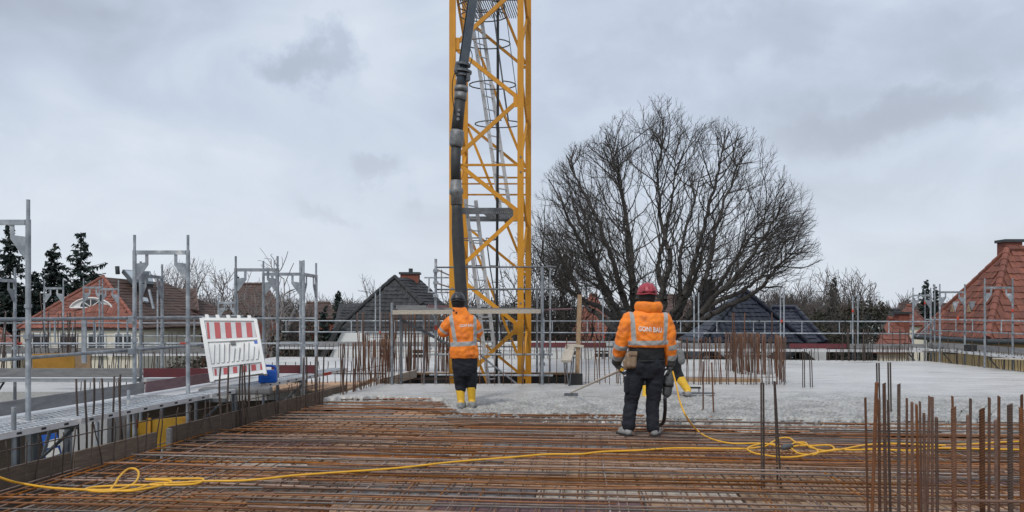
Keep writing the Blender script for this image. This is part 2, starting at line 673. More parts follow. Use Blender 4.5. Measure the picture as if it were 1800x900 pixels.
def concrete():
    b = MB()

    def patch(fp, bp, ns, nt_, lip=False):
        base = len(b.v)
        for j in range(nt_ + 1):
            t = j / nt_
            for i in range(ns + 1):
                s = i / ns
                p = V(fp(s)).lerp(V(bp(s)), t)
                z = conc_z(p.x, p.y)
                if lip:
                    e = sstep(0, .035 + .012 * fbm(p.x, p.y, 7., 3.), t)
                    z = -.15 + (z + .15) * e ** .5
                b.v.append((p.x, p.y, z))
        w = ns + 1
        for j in range(nt_):
            for i in range(ns):
                q = base + j * w + i
                b.f.append((q, q + 1, q + w + 1, q + w))

    def front(s):
        px = 566 + s * (1960 - 566)
        p = G(px, front_y(px) + .6)
        k = .20 * fbm(p.x, 0., 2., 1.6) + .11 * fbm(p.x, 1., 4., 7.) + .05 * fbm(p.x, 1., 8., 26.)
        return (p.x, p.y - k * .9, 0)
    patch(front, lambda s: (-2.9 + s * (12.9 + 2.9), 15.75, 0), 430, 150, True)
    patch(lambda s: (-2.9 + s * (OPL0.x + 2.9), 15.75, 0), lambda s: (-3.0 + s * (OPL1.x + 3.0), 18.45, 0), 6, 40)
    patch(lambda s: (OPR0.x + s * (12.9 - OPR0.x), 15.75, 0), lambda s: (OPR1.x + s * (12.75 - OPR1.x), 18.45, 0), 160, 40)
    patch(lambda s: (-8.3 + s * 21.05, 18.45, 0), lambda s: (-7.7 + s * 20.15, 25.2 - s * 2.1, 0), 210, 60)
    o = b.build('concrete_slab', 'fresh_concrete', None, True)
    at = o.data.attributes.new('fresh', 'FLOAT', 'POINT')
    at.data.foreach_set('value', [1 - sstep(11.6, 16.2, v.co.y + .9 * fbm(v.co.x, v.co.y, 3., .6)) for v in o.data.vertices])
    return struct(o)


concrete()
spat = MB()
for i in range(260):
    px = U(590, 1790)
    p = G(px, front_y(px)) - AX * (abs(gauss(0, .28)) - .08)
    r_ = U(.008, .030)
    k = rnd.randrange(5, 8)
    ring = [p + V((math.cos(6.283 * j / k) * r_ * U(.7, 1.7), math.sin(6.283 * j / k) * r_ * U(.7, 1.3), .004)) for j in range(k)]
    spat.add(ring + [p + V((0, 0, .012 + r_ * .6))], [(j, (j + 1) % k, k) for j in range(k)])
so = spat.build('concrete_spatter', 'conc_boot', None, True)
so['kind'] = 'stuff'
tag(so, 'small lumps of wet concrete spattered on the bars along the pour front', 'concrete')
rs = MB().prism([(-14, 14.4, -.25), (-8.3, 14.4, -.25), (-3.0, 15.9, -.25), (-3.05, 18.42, -.25), (-8.35, 18.42, -.25), (-8.35, 19.8, -.25), (-14, 19.8, -.25)], (0, 0, .27)).build('rear_slab', 'fresh_concrete')
struct(rs)
# timber lining of the crane opening
lining = thing('opening_formwork', 'timber lined square opening in the slab round the crane mast', 'formwork', (-.7, 17.1, 0))
plank('board', (-2.75, 15.79, -.03), (1.37, 15.79, -.03), .05, .14, 'timber', lining)
plank('pit_shade_sheet', (-2.28, 18.46, -1.5), (1.55, 18.46, -1.5), .02, 2.92, 'black', lining)  # black sheets added on the pit walls, standing in for its shade
plank('board', (-2.28, 18.50, .03), (1.55, 18.50, .03), .04, .06, 'timber', lining)
plank('board', (-2.74, 15.76, .0), (-2.30, 18.44, .0), .04, .26, 'timber_pale', lining)
plank('board', (1.38, 15.76, .0), (1.58, 18.44, .0), .04, .26, 'timber', lining)
plank('pit_shade_sheet', (-2.70, 15.80, -1.5), (-2.28, 18.44, -1.5), .02, 2.9, 'black', lining)
plank('pit_shade_sheet', (1.36, 15.80, -1.5), (1.56, 18.44, -1.5), .02, 2.9, 'black', lining)

# near deck: plywood panels under the reinforcement
deckf = MB().prism([(edge_x(2) + .05, 2, -.26), (10.5, 2, -.26), (11, 14.2, -.26), (edge_x(14.2) + .05, 14.2, -.26)], (0, 0, .03)).build('slab_formwork', 'board')
struct(deckf)
for i in range(19):
    d0 = 4.6 + i * .5
    for j in range(9):
        u0 = -5.2 + j * 1.9 + (i % 2) * .9
        c = AX * (d0 + .25) + BX * (u0 + .95)
        e = edge_x(c.y)
        if c.x + .90 < e + .1 or c.x - .95 > .7 * c.y + .4:
            continue
        a = max(u0 + .01, (e + .04 - AX.x * (d0 + .25)) / BX.x)
        b_ = u0 + 1.89
        plank('formwork_panel', AX * (d0 + .25) + BX * a + V((0, 0, -.222)), AX * (d0 + .25) + BX * b_ + V((0, 0, -.222)), .492, .02 + rnd.choice((0, 0, .004)), rnd.choice(('plywood', 'plywood', 'plywood', 'timber', 'board', 'timber_grey', 'timber_mauve', 'timber_pale')), deckf)


# ------------------------------------------------------------------ reinforcement mat
def bent_bar(k):
    b = MB()
    r = random.Random(k)
    pts = []
    o1, o2 = r.uniform(-1, 1), r.uniform(-1, 1)
    for i in range(9):
        t = i / 8
        pts.append((o1 * .014 * math.sin(t * 5 + o2), o2 * .010 * math.sin(t * 7 + o1 * 3), t))
    x = MB().tube([(0, 0, 0), (0, 0, 1)], 1, 6)
    n = 6
    vs = []
    for p in pts:
        for j in range(n):
            a = 2 * math.pi * j / n
            vs.append((p[0], p[1], p[2], math.cos(a), math.sin(a)))
    return vs, n


BARS = {}


def bar_mesh(k, L_, r, m):
    L_ = round(L_ * 2) / 2
    key = (k, L_, r, m)
    if key in BARS:
        return BARS[key]
    vs, n = bent_bar(k)
    v = [(a + c * r, b + s * r, t * L_) for a, b, t, c, s in vs]
    kk = len(v) // n
    f = [(i * n + j, i * n + (j + 1) % n, (i + 1) * n + (j + 1) % n, (i + 1) * n + j) for i in range(kk - 1) for j in range(n)]
    f += [tuple(range(n - 1, -1, -1)), tuple((kk - 1) * n + j for j in range(n))]
    me = bpy.data.meshes.new('rebar')
    me.from_pydata(v, [], f)
    me.polygons.foreach_set('use_smooth', [len(p.vertices) == 4 for p in me.polygons])
    me.materials.append(MATS[m])
    BARS[key] = me
    return me


matt = thing('reinforcement_mat', 'wide mat of rusty reinforcing bars laid in both directions over the near deck', 'rebar mat', (0, 8.5, 0))


def lay(a, b, r, m='rebar_mat', nm='rebar', parent=None):
    a, b = V(a), V(b)
    d = b - a
    me = bar_mesh(rnd.randrange(5), d.length, r, m)
    q = d.to_track_quat('Z', 'Y').to_matrix().to_4x4() @ Matrix.Rotation(U(0, 6.28), 4, 'Z')
    return place(nm, me, Matrix.Translation(a) @ q, parent or matt)


nb = 0
v0 = 4.9
rows = []
while v0 < 13.6:
    rows.append(v0)
    v0 += (.165 if v0 < 7.6 else .14) + U(-.045, .045)
for v0 in rows:
    # extents along BX for this row
    d = v0
    uL = (edge_x(d) + .12 - AX.x * v0) / BX.x
    uR = .70 * v0 + 1.0
    if v0 > 12.1:
        uR = -.3
    elif v0 > 11.2:
        uR = 2.0 if v0 < 11.6 else 0.
    z = U(-.012, .012)
    dl = -2.9 + (v0 - 6.) * .25        # the upper set of bars starts along this ragged line
    s1 = dl + U(-.5, .5)
    pieces = [(uL + U(0, .15), min(uR, s1 + U(.3, 2.5)), z - .02)]
    pieces.append((s1, min(uR, s1 + U(5.5, 8.0)), z))
    if pieces[-1][1] < uR - .2:
        pieces.append((pieces[-1][1] - U(.6, 1.1), uR, z + .012))
    if rnd.random() < .35:
        q = U(uL, uR - 2)
        pieces.append((q, q + U(2, 4), z + .015))
    for a, b_, zz in pieces:
        if b_ - a < .4:
            continue
        j = U(-.02, .02)
        lay(AX * (v0 + j) + BX * a + V((0, 0, zz)), AX * (v0 + j + U(-.025, .025)) + BX * b_ + V((0, 0, zz + U(-.006, .006))), rnd.choice((.007, .008, .009, .010)), rnd.choice(('rebar_mat', 'rebar_mat', 'rebar_mat', 'rebar_mat', 'rebar_mat', 'rebar_rust', 'rebar_grey')))
        nb += 1
# long bars beneath, running away from the camera
u = -5.0
while u < 7.2:
    v1 = 4.8
    far = 11.6
    p = AX * 9 + BX * u
    st = v1
    while True:
        c = AX * st + BX * u
        if c.x < edge_x(c.y) + .15 or c.x > .7 * c.y + .5:
            st += .3
            if st > far - 1:
                break
            continue
        break
    if st < far - 1:
        en = far if u < 1 else 8.6 + U(-.6, 1.2)
        lay(AX * st + BX * u + V((0, 0, -.024)), AX * en + BX * (u + U(-.03, .03)) + V((0, 0, -.024)), .007)
        nb += 1
        if rnd.random() < .45:
            uu = u + U(.03, .08)
            lay(AX * st + BX * uu + V((0, 0, -.026)), AX * min(en, st + U(2, 4)) + BX * (uu + U(-.05, .05)) + V((0, 0, -.026)), .007)
            nb += 1
    u += .17 + U(-.02, .02)
# lower layer, hardly seen, joined
lowm = MB()
v0 = 4.9
while v0 < 11.2:
    uL = (edge_x(v0) + .15 - AX.x * v0) / BX.x
    uR = .70 * v0 + .8
    zz = -.16 + U(-.01, .01)
    lowm.tube([AX * v0 + BX * uL + V((0, 0, zz)), AX * v0 + BX * (uL + uR) * .5 + V((0, 0, zz - .01)), AX * v0 + BX * uR + V((0, 0, zz))], .007, 5)
    v0 += .15 + U(-.02, .02)
u = -4.6
while u < 7:
    a = AX * max(5.0, abs(u) * 1.3) + BX * u
    b_ = AX * 11.2 + BX * u
    if b_.y - a.y > 1 and a.x > edge_x(a.y) + .1:
        lowm.tube([a + V((0, 0, -.175)), b_ + V((0, 0, -.175))], .007, 5)
    # wire spacers carrying the upper layer
    for q in range(4):
        c = AX * U(5.5, 10.5) + BX * u
        if edge_x(c.y) + .2 < c.x < .68 * c.y:
            lowm.tube([c + V((0, 0, -.2)), c + V((U(-.03, .03), 0, -.03))], .003, 4)
    u += .19
lo_ = lowm.build('lower_bars', 'rebar_mat', matt, True)
lo_['kind'] = 'stuff'
# tie wires and offcuts lying on the mat
tw = MB()
for i in range(260):
    c = AX * U(5.3, 11) + BX * U(-3.5, 6.0)
    if not (edge_x(c.y) + .2 < c.x < .68 * c.y):
        continue
    a = U(0, 6.3)
    l_ = U(.02, .07)
    tw.tube([c + V((0, 0, .016)), c + V((math.cos(a) * l_, math.sin(a) * l_, .016 + U(.0, .03)))], .0025, 4)
t_ = tw.build('tie_wires', 'rebar_dark', matt)
t_['kind'] = 'stuff'


# ------------------------------------------------------------------ starter bars
def starters(label, spots, r, m='rebar', tie=None, lean=.02, group=None, nm='starter_bars', crust=False):
    c = sum((V(p) for p, h in spots), V((0, 0, 0))) / len(spots)
    c.z = 0
    t = thing(nm, label, 'rebar', c, group)
    for p, h in spots:
        p = V(p)
        lay(p, p + V((gauss(0, lean), gauss(0, lean), h)), r if not callable(r) else r(), m, 'rebar', t)
    for a, b in (tie or []):
        lay(a, b, .006, m, 'tie_bar', t)
    return t


def ribbed(length, r):
    key = ('rib', length, r)
    if key in BARS:
        return BARS[key]
    n = 10
    vs = []
    fs = []
    k = 0
    z = 0.
    step = r * .55
    while z < length:
        rr = r * (1.10 if k % 2 else .93)
        for j in range(n):
            a = 2 * math.pi * j / n
            vs.append((math.cos(a) * rr, math.sin(a) * rr, max(0, z + math.cos(a) * r * .55)))
        k += 1
        z += step
    for i in range(k - 1):
        for j in range(n):
            fs.append((i * n + j, i * n + (j + 1) % n, (i + 1) * n + (j + 1) % n, (i + 1) * n + j))
    fs += [tuple(range(n - 1, -1, -1)), tuple((k - 1) * n + j for j in range(n))]
    me = bpy.data.meshes.new('ribbed_rebar')
    me.from_pydata(vs, [], fs)
    me.materials.append(MATS['rebar'])
    BARS[key] = me
    return me


# thick ribbed bars at the right, standing close to the camera: (top pixel x, top pixel y, bottom lean in px, depth, radius)
fore = thing('starter_bars', 'dense stand of thick ribbed rusty bars rising in the right foreground', 'rebar', PZ(1660, 4.9, -.2))
for px, py, bx, d, r in ((1521, 699, 6, 5.4, .008), (1541, 673, -12, 5.0, .011), (1545, 700, 2, 5.2, .010), (1554, 672, 4, 5.1, .011), (1561, 704, 6, 5.3, .009), (1580, 674, 0, 4.9, .010),
                         (1594, 699, 1, 5.5, .008), (1603, 707, 2, 5.1, .009), (1611, 712, 6, 5.3, .009), (1617, 704, 4, 5.5, .008), (1624, 727, 3, 5.0, .009), (1634, 697, -6, 5.3, .009),
                         (1639, 699, 0, 5.4, .009), (1646, 733, 3, 4.9, .010), (1676, 714, 3, 4.4, .0135), (1674, 696, 8, 5.4, .008), (1706, 701, -2, 5.3, .009), (1701, 729, 5, 5.0, .010),
                         (1726, 716, 2, 4.4, .0145), (1739, 699, -1, 5.2, .009), (1750, 737, 3, 4.9, .010), (1756, 697, -2, 5.1, .009), (1775, 712, 3, 4.4, .0145), (1796, 694, 0, 5.2, .009), (1795, 715, 4, 4.5, .0125),
                         (1808, 720, 4, 4.6, .0125), (1826, 700, -4, 4.9, .0125), (1850, 712, -4, 4.6, .0125)):
    top = P(px, py, d)
    bot = P(px + bx, py, d)
    bot.z = -.2
    dv = top - bot
    q = dv.to_track_quat('Z', 'Y').to_matrix().to_4x4() @ Matrix.Rotation(U(0, 6.28), 4, 'Z')
    place('ribbed_rebar', ribbed(round(dv.length, 2), r), Matrix.Translation(bot) @ q, fore)
tie = P(1676, 880, 4.37)
d_ = P(1815, 882, 4.30) - tie
place('tie_bar', ribbed(round(d_.length, 2), .009), Matrix.Translation(tie) @ d_.to_track_quat('Z', 'Y').to_matrix().to_4x4(), fore)


def pair(label, feet, tops, r, m='rebar_dark', grp=None, zb=-.2):
    t = thing('starter_bars', label, 'rebar', G(feet[0][0], feet[0][1]), grp)
    for (fx, fy), (tx, ty) in zip(feet, tops):
        a = G(fx, fy)
        b = P(tx, ty, a.y)
        a.z = zb
        rod('rebar', a, b, r, m, t, 8)
    return t


pair('two close pairs of dark bars standing in the coil of yellow cable', [(1339, 822), (1343, 821), (1367, 818), (1373, 823)], [(1338, 673), (1342, 673), (1361, 670), (1362, 671)], .0095)
pair('two crusted rusty bars standing at the concrete front beside the float', [(1236, 727), (1255, 729)], [(1236, 635), (1251, 637)], .012, 'rebar', zb=-.1)
pair('four thin black bars standing alone in the smooth concrete', [(1411, 685), (1414.5, 685), (1425, 685), (1429, 685)], [(1411, 617), (1414, 613), (1423, 617), (1426, 614)], .010)
pair('four tall black bars behind the foreground stand at the concrete front', [(1543, 728), (1547, 728), (1563, 731), (1567, 731)], [(1541, 638), (1545, 638), (1561, 637), (1565, 637)], .012)

# wall starter rows left of the crane
sp = []
for i in range(44):
    t = i / 43
    p = V((-3.05, 13.6, -.05)).lerp(V((-2.55, 16.6, -.05)), t)
    sp.append((p + V((gauss(0, .03), gauss(0, .03), 0)), .92 + gauss(0, .06)))
starters('row of rusty wall starter bars along the slab corner left of the crane', sp, .009, 'rebar', [((-3.05, 13.6, .42), (-2.55, 16.6, .42))])
sp = []
for i in range(95):
    p = V((-3.9 + 2.9 * U(0, 1), 19.0 + gauss(0, .10), .0))
    sp.append((p, 1.22 + gauss(0, .10)))
starters('thick cage of rust brown bars behind the corner starters near dark house', sp, .011, 'rebar', [((-3.5, 18.95, .55), (-.9, 18.75, .55)), ((-3.5, 18.95, .9), (-.9, 18.75, .9))])
sp = []
for i in range(30):
    p = V((-2.75 + 5.0 * i / 29 + gauss(0, .05), 15.62 + gauss(0, .03), .0))
    sp.append((p, .92 + gauss(0, .08)))
starters('row of slim bars along the front of the crane opening', sp, .008, 'rebar', [((-2.6, 15.6, .16), (-.6, 15.6, .16))], lean=.012)
sp = []
for i in range(9):
    sp.append((V((1.45 + U(0, .95), 15.9 + gauss(0, .15), 0)), 1.0 + gauss(0, .12)))
starters('loose leaning bars beside the wooden stool and post', sp, .009, 'rebar', lean=.05)
# right-hand cage in the concrete
sp = []
for i in range(44):
    p = V((3.35 + 2.15 * i / 43 + gauss(0, .03), 15.6 + gauss(0, .05), .0))
    sp.append((p, .95 + gauss(0, .05)))
starters('front row of wall bars standing in pale concrete right of the workers', sp, .008, 'rebar', [((3.35, 15.58, .20), (5.5, 15.38, .20)), ((3.35, 15.58, .62), (5.5, 15.38, .62))], lean=.018)
sp = []
for i in range(50):
    p = V((5.35 + .75 * U(0, 1), 18.0 + 1.6 * U(0, 1), .0))
    sp.append((p, 1.12 + gauss(0, .08)))
starters('tight bundle of red brown column bars behind the right wall bars', sp, .012, 'rebar', lean=.015)
sp = []
for i in range(22):
    t = i / 21
    p = V((5.5, 15.5, 0)).lerp(V((6.35, 18.6, 0)), t)
    sp.append((p + V((gauss(0, .03), 0, 0)), 1.0 + gauss(0, .06)))
starters('side row of wall bars closing the right hand cage', sp, .008, 'rebar', [((5.5, 15.5, .3), (6.35, 18.6, .3))])
plank('board', (3.4, 16.3, .07), (5.2, 16.1, .07), .12, .10, 'timber', None)
tag(bpy.context.scene.collection.objects[-1], 'timber stop board lying between the right hand wall bars', 'board')
# back edge and rear slab bars
sp = []
for i in range(120):
    s = i / 119
    p = V((-7.6 + 19.9 * s, 25.0 - 2.1 * s, .0))
    sp.append((p + V((gauss(0, .03), 0, 0)), .55 + abs(gauss(0, .10))))
starters('long row of short bars along the far edge of the slab', sp, .009, 'rebar_dark')
sp = []
for i in range(60):
    s = i / 59
    p = V((12.42 + .3 * s, 22.9 - 8 * s, .0))
    sp.append((p + V((gauss(0, .03), 0, 0)), .62 + abs(gauss(0, .12))))
starters('row of bars along the right edge of the slab before the cream wall', sp, .009, 'rebar_dark')
sp = []
for i in range(40):
    p = V((9.8 + U(0, 2.3), 23.0 + U(0, .15), .0))
    sp.append((p, .8 + gauss(0, .18)))
starters('thicket of dark bars at the far right corner of the slab', sp, .010, 'rebar_dark')
sp = []
for i in range(64):
    s = i / 63
    p = V((-13.2 + 5.2 * s, 19.6 + gauss(0, .05), .0))
    sp.append((p, .7 + gauss(0, .10)))
starters('row of bars along the back of the rear slab at left', sp, .010, 'rebar_dark')
sp = []
for i in range(26):
    sp.append((V((-12.4 + U(0, 2.2), 18.6 + gauss(0, .3), 0)), 1.3 + gauss(0, .2)))
starters('tall tangle of dark bars in front of the cream house', sp, .013, 'rebar_dark', lean=.06)
sp = []
for i in range(34):
    s = i / 33
    p = V((-8.2 + 5.0 * s, 14.6 + 1.4 * s, .0))
    sp.append((p, .42 + gauss(0, .06)))
starters('short dark bars along the front of the rear slab', sp, .009, 'rebar_dark')
# along the left edge board of the near deck
sp = []
d = 6.2
while d < 13.2:
    tall = 0
    sp.append((V((edge_x(d) + .06 + gauss(0, .015), d, -.1)), .48 + gauss(0, .05)))
    d += .17 + U(-.05, .05)
starters('row of thin dark bars along the left edge board', sp, .0065, 'rebar_dark', [((edge_x(5.6) + .02, 5.6, .30), (edge_x(13) + .02, 13, .30))], lean=.035)
for lab, lst, rr in (('near group of six tall bars at the left edge board', ((138, 797, 668), (152, 800, 668), (163, 793, 668), (180, 795, 667), (197, 787, 665), (209, 793, 668), (214, 780, 670)), .011),
                     ('middle group of tall bars at the left edge in front of the barrier', ((386, 752, 641), (402, 748, 640), (421, 744, 638), (426, 744, 640), (432, 741, 640), (438, 741, 642)), .012),
                     ('far group of tall bars at the left edge past the blue can', ((531, 718, 640), (541, 716, 640), (552, 714, 632), (558, 712, 634), (566, 710, 628)), .012)):
    t = thing('starter_bars', lab, 'rebar', G(lst[0][0], lst[0][1]))
    for px, py, ty in lst:
        a = G(px, py)
        b = P(px + U(-3, 4), ty, a.y)
        a.z = -.2
        lay(a, b, rr, 'rebar_dark', 'rebar', t)

# edge boards of the near deck
eb = thing('edge_board', 'weathered timber upstand boards along the left edge of the near deck', 'formwork', (edge_x(9), 9, 0))
for a, b_, h in ((4.5, 7.45, .105), (7.5, 8.75, .10), (9.0, 11.6, .12), (11.63, 14.3, .11)):
    plank('board', (edge_x(a), a, h / 2 - .12), (edge_x(b_), b_, h / 2 - .12), .03, h + .34, 'board', eb)
plank('end_block', (edge_x(8.95) + .03, 8.95, -.1), (edge_x(8.95) + .03, 8.95, .16), .05, .05, 'timber_grey', eb)
fp = thing('formwork_strip', 'brown plywood strip and battens beside the slab corner', 'formwork', (-4, 15, -.1))
for i in range(4):
    plank('panel', (-4.9 + i * .5, 14.45 + i * .02, .03 + i * .004), (-4.6 + i * .5, 16.2, .03 + i * .004), .46, .02, 'plywood', fp)
plank('batten', (edge_x(14.3), 14.3, .02), (-2.95, 16.4, .06), .05, .12, 'timber', fp)

# ------------------------------------------------------------------ scaffolds
ZD = .40


def sframe(t, a, b, z0, z1, r=.027, m='steel'):
    a, b = V(a), V(b)
    a.z = b.z = 0
    e = (b - a).normalized()
    f = MB()
    zb = z1 - .24
    for p in (a, b):
        f.tube([p + V((0, 0, z0)), p + V((0, 0, zb + .03))], r, 10)
        f.tube([p + V((0, 0, zb + .03)), p + V((0, 0, z1))], r * .72, 8)
        f.tube([p + V((0, 0, zb - .9)), p + V((0, 0, zb - .86))], r * 1.35, 8)
        f.box(p + V((0, 0, zb - 1.2)), (.05, .09, .05), math.atan2(e.y, e.x))
    f.beam(a + e * r + V((0, 0, zb)), b - e * r + V((0, 0, zb)), .035, .055)
    fr = f.build('frame', m, t, False)
    for p, s in ((a, 1), (b, -1)):
        g = MB()
        x = e * s
        zz = V((0, 0, zb - .03))
        nrm = e.cross(V((0, 0, 1))) * .006
        p0 = p + x * r
        # plate with a square window under the beam
        g.prism([p0 + zz + V((0, 0, -.12)) - nrm, p0 + x * .16 + zz + V((0, 0, -.10)) - nrm, p0 + x * .16 + zz + V((0, 0, -.14)) - nrm, p0 + x * .02 + zz + V((0, 0, -.34)) - nrm, p0 + zz + V((0, 0, -.34)) - nrm], nrm * 2)
        g.prism([p0 + x * .12 + zz - nrm, p0 + x * .16 + zz - nrm, p0 + x * .16 + zz + V((0, 0, -.10)) - nrm, p0 + x * .12 + zz + V((0, 0, -.105)) - nrm], nrm * 2)
        g.build('gusset', m, fr)
    return fr


def deckplank(t, a, b, w, m='deck_steel', th=.06, relief=True):
    a, b = V(a), V(b)
    e = (b - a).normalized()
    s = V((e.y, -e.x, 0))
    o = MB()
    o.beam(a + V((0, 0, -th / 2)), b + V((0, 0, -th / 2)), w, th)
    pl = o.build('deck_plank', m, t)
    if relief:
        q = MB()
        L_ = (b - a).length
        k = int(L_ / .07)
        for i in range(k):
            for sd_ in (-.33, 0, .33):
                c = a + e * (i + .5) * .07 + s * (sd_ * w)
                q.beam(c - s * .035 - e * .018 + V((0, 0, .002)), c + s * .035 + e * .018 + V((0, 0, .002)), .016, .008)
        r_ = q.build('tread_ribs', 'steel', pl)
        r_['kind'] = 'stuff'
        h = MB()
        for i in range(int(L_ / .30)):
            for sg in (1, -1):
                c = a + e * (i + .5) * .30 + s * (sg * (w / 2 + .0015)) + V((0, 0, -th / 2))
                h.beam(c - e * .03, c + e * .03, .003, .022)
        hh = h.build('slots', 'black', pl)
        hh['kind'] = 'stuff'
    return pl


def bracket(t, p, out, z, m='steel_dark'):
    # console triangle under a deck
    p = V(p)
    out = V(out)
    b = MB()
    b.beam(p + V((0, 0, z)), p + out + V((0, 0, z)), .04, .05)
    b.tube([p + V((0, 0, z - .45)), p + out * .9 + V((0, 0, z - .03))], .018, 6)
    b.tube([p + V((0, 0, z - .55)), p + V((0, 0, z + .02))], .022, 6)
    return b.build('bracket', m, t)


# S1: along the left edge of the near deck
s1 = thing('scaffold', 'nearest steel scaffold running along the left slab edge under the barrier', 'scaffold', (-4.6, 10, ZD))
FR = ((8.08, -5.09, 2.70), (10.5, -4.43, 2.57), (13.4, -4.09, 2.49))
for d, x, zt in FR:
    sframe(s1, (x, d, 0), (x - .73, d, 0), -3.3, zt)


def xi(d):
    return edge_x(d) - .35


def xo(d):
    return edge_x(d) - .35 - .56 - .66


ZB = ((4.2, 8.05), (8.1, 10.47), (10.53, 13.37), (13.43, 15.3))
for a, b_ in ZB:
    deckplank(s1, (xi(a) - .16, a, ZD), (xi(b_) - .16, b_, ZD), .32, relief=True)
    deckplank(s1, (xi(a) - .64, a, ZD - .02), (xi(b_) - .64, b_, ZD - .02), .31, relief=(a < 10))
    deckplank(s1, (xi(a) - .97, a, ZD - .022), (xi(b_) - .97, b_, ZD - .022), .31, relief=False)
for (a, b_), m in zip(ZB[:3], ('timber_grey', 'timber_grey', 'timber_mauve')):
    plank('toe_board', (xo(a) + .30, a, ZD + .085), (xo(b_) + .30, b_, ZD + .085), .03, .15, m, s1)
for z in (1.43, .99):
    for a, b_ in ((4.2, 8.15), (8.0, 10.6), (10.4, 13.5)):
        x0 = xo(a) + .06
        x1 = xo(b_) + .06
        rod('guard_rail', (x0, a, z), (x1, b_, z + .005), .021, 'steel', s1)
for d, x, zt in FR:
    bracket(s1, (x, d, 0), (.52, .0, 0), ZD - .09)
    for z in (.98, 1.42):
        MB().box((x - .75, d - .04, z), (.08, .06, .09)).build('coupler', 'steel', s1, False, .012)
rod('standard', (xi(7.2) - .02, 7.25, -3.2), (xi(7.2) - .02, 7.25, .62), .022, 'steel', s1)
rod('standard', PZ(678 / 3, 9.4, -3.2), PZ(678 / 3, 9.4, .56), .02, 'steel', s1)
for a, b_ in ((6.2, 10.3), (9.6, 13.2)):
    rod('ledger', (xi(a) - .55, a, -.38), (xi(b_) - .55, b_, -.38), .02, 'steel', s1)
    rod('ledger', (xi(a) - .55, a, -.75), (xi(b_) - .55, b_, -.75), .02, 'steel', s1)
plank('red_clip', (xi(11.4) + .004, 11.3, ZD - .03), (xi(11.62) + .004, 11.56, ZD - .03), .012, .055, 'red_mark', s1)
plank('red_clip', (xi(14.2) + .004, 14.1, ZD - .03), (xi(14.5) + .004, 14.4, ZD - .03), .012, .055, 'red_mark', s1)

# S2: across the front of the rear slab
s2 = thing('scaffold', 'steel scaffold crossing the courtyard in front of the rear slab', 'scaffold', (-6.3, 13.3, ZD))
for x, zt in ((-8.9, 2.31), (-6.27, 2.37), (-3.52, 2.39)):
    sframe(s2, (x, 12.97, 0), (x + .02, 13.72, 0), -3.3, zt)
sframe(s2, P(463, 460, 13.9).xy.to_3d(), P(530, 460, 13.9).xy.to_3d(), -3.3, 2.44, .024)
for x0, x1 in ((-9.9, -8.95), (-8.85, -6.3), (-6.22, -4.95)):
    deckplank(s2, (x0, 13.05, ZD), (x1, 13.05, ZD), .31, relief=False)
    deckplank(s2, (x0, 13.40, ZD), (x1, 13.40, ZD), .31, relief=False)
plank('toe_board', (-9.9, 12.84, ZD + .10), (-6.22, 12.84, ZD + .10), .03, .15, 'timber_grey', s2)
plank('toe_board', (-6.16, 12.84, ZD + .10), (-4.98, 12.84, ZD + .10), .03, .15, 'timber_red', s2)
plank('toe_board', (-4.35, 13.9, ZD + .08), (-3.55, 13.9, ZD + .08), .03, .15, 'timber_red', s2)
for z in (1.40, .95):
    rod('guard_rail', (-9.9, 13.78, z), (-3.5, 13.78, z), .018, 'steel', s2)
for x in (-8.2, -7.5, -6.9, -5.7, -5.1):
    rod('rail_upright', (x, 13.78, .95), (x, 13.78, 1.40), .016, 'steel', s2)
plank('upright_plate', (-7.52, 13.5, .62), (-7.52, 13.5, 1.38), .075, .04, 'steel', s2)
for x in (-8.9, -6.27):
    bracket(s2, (x, 13.0, 0), (0, .5, 0), ZD - .09)
for px, d in ((36, 13.8), (376, 13.0)):
    c = P(0, 608, 13.76)
rod('red_band', (-8.95, 13.78, .95), (-8.78, 13.78, .95), .0195, 'red_mark', s2)
rod('red_band', (-5.95, 13.78, .95), (-5.82, 13.78, .95), .0195, 'red_mark', s2)

# S3: along the back of the rear slab at left
s3 = thing('scaffold', 'pale far scaffold standing before the cream house at left', 'scaffold', (-11, 20.4, ZD))
for px, zt in ((78, 2.38), (147, 2.40), (175, 2.36), (384, 2.0)):
    x = (px - CX) / F * 20.3
    sframe(s3, (x, 20.3, 0), (x + .5, 20.3, 0), -6.4, zt, .022)
rod('standard', PZ(277, 20.6, -6.4), PZ(277, 20.6, 2.1), .022, 'steel', s3)
for z in (1.22, .88, .62):
    rod('guard_rail', (-14.2, 20.28, z), (-7.9, 20.28, z), .017, 'steel', s3)
for k in range(11):
    x = -14 + k * .6
    rod('rail_upright', (x, 20.28, .88), (x, 20.28, 1.22), .015, 'steel', s3)
deckplank(s3, (-14.2, 20.5, .42), (-7.9, 20.5, .42), .6, relief=False)
plank('toe_board', (-14.2, 20.2, .50), (-7.9, 20.2, .50), .03, .15, 'timber_grey', s3)


# S4: far edge guard scaffold
def back(x):
    return 25.05 - 2.1 * (x + 7.7) / 20.1 + .55


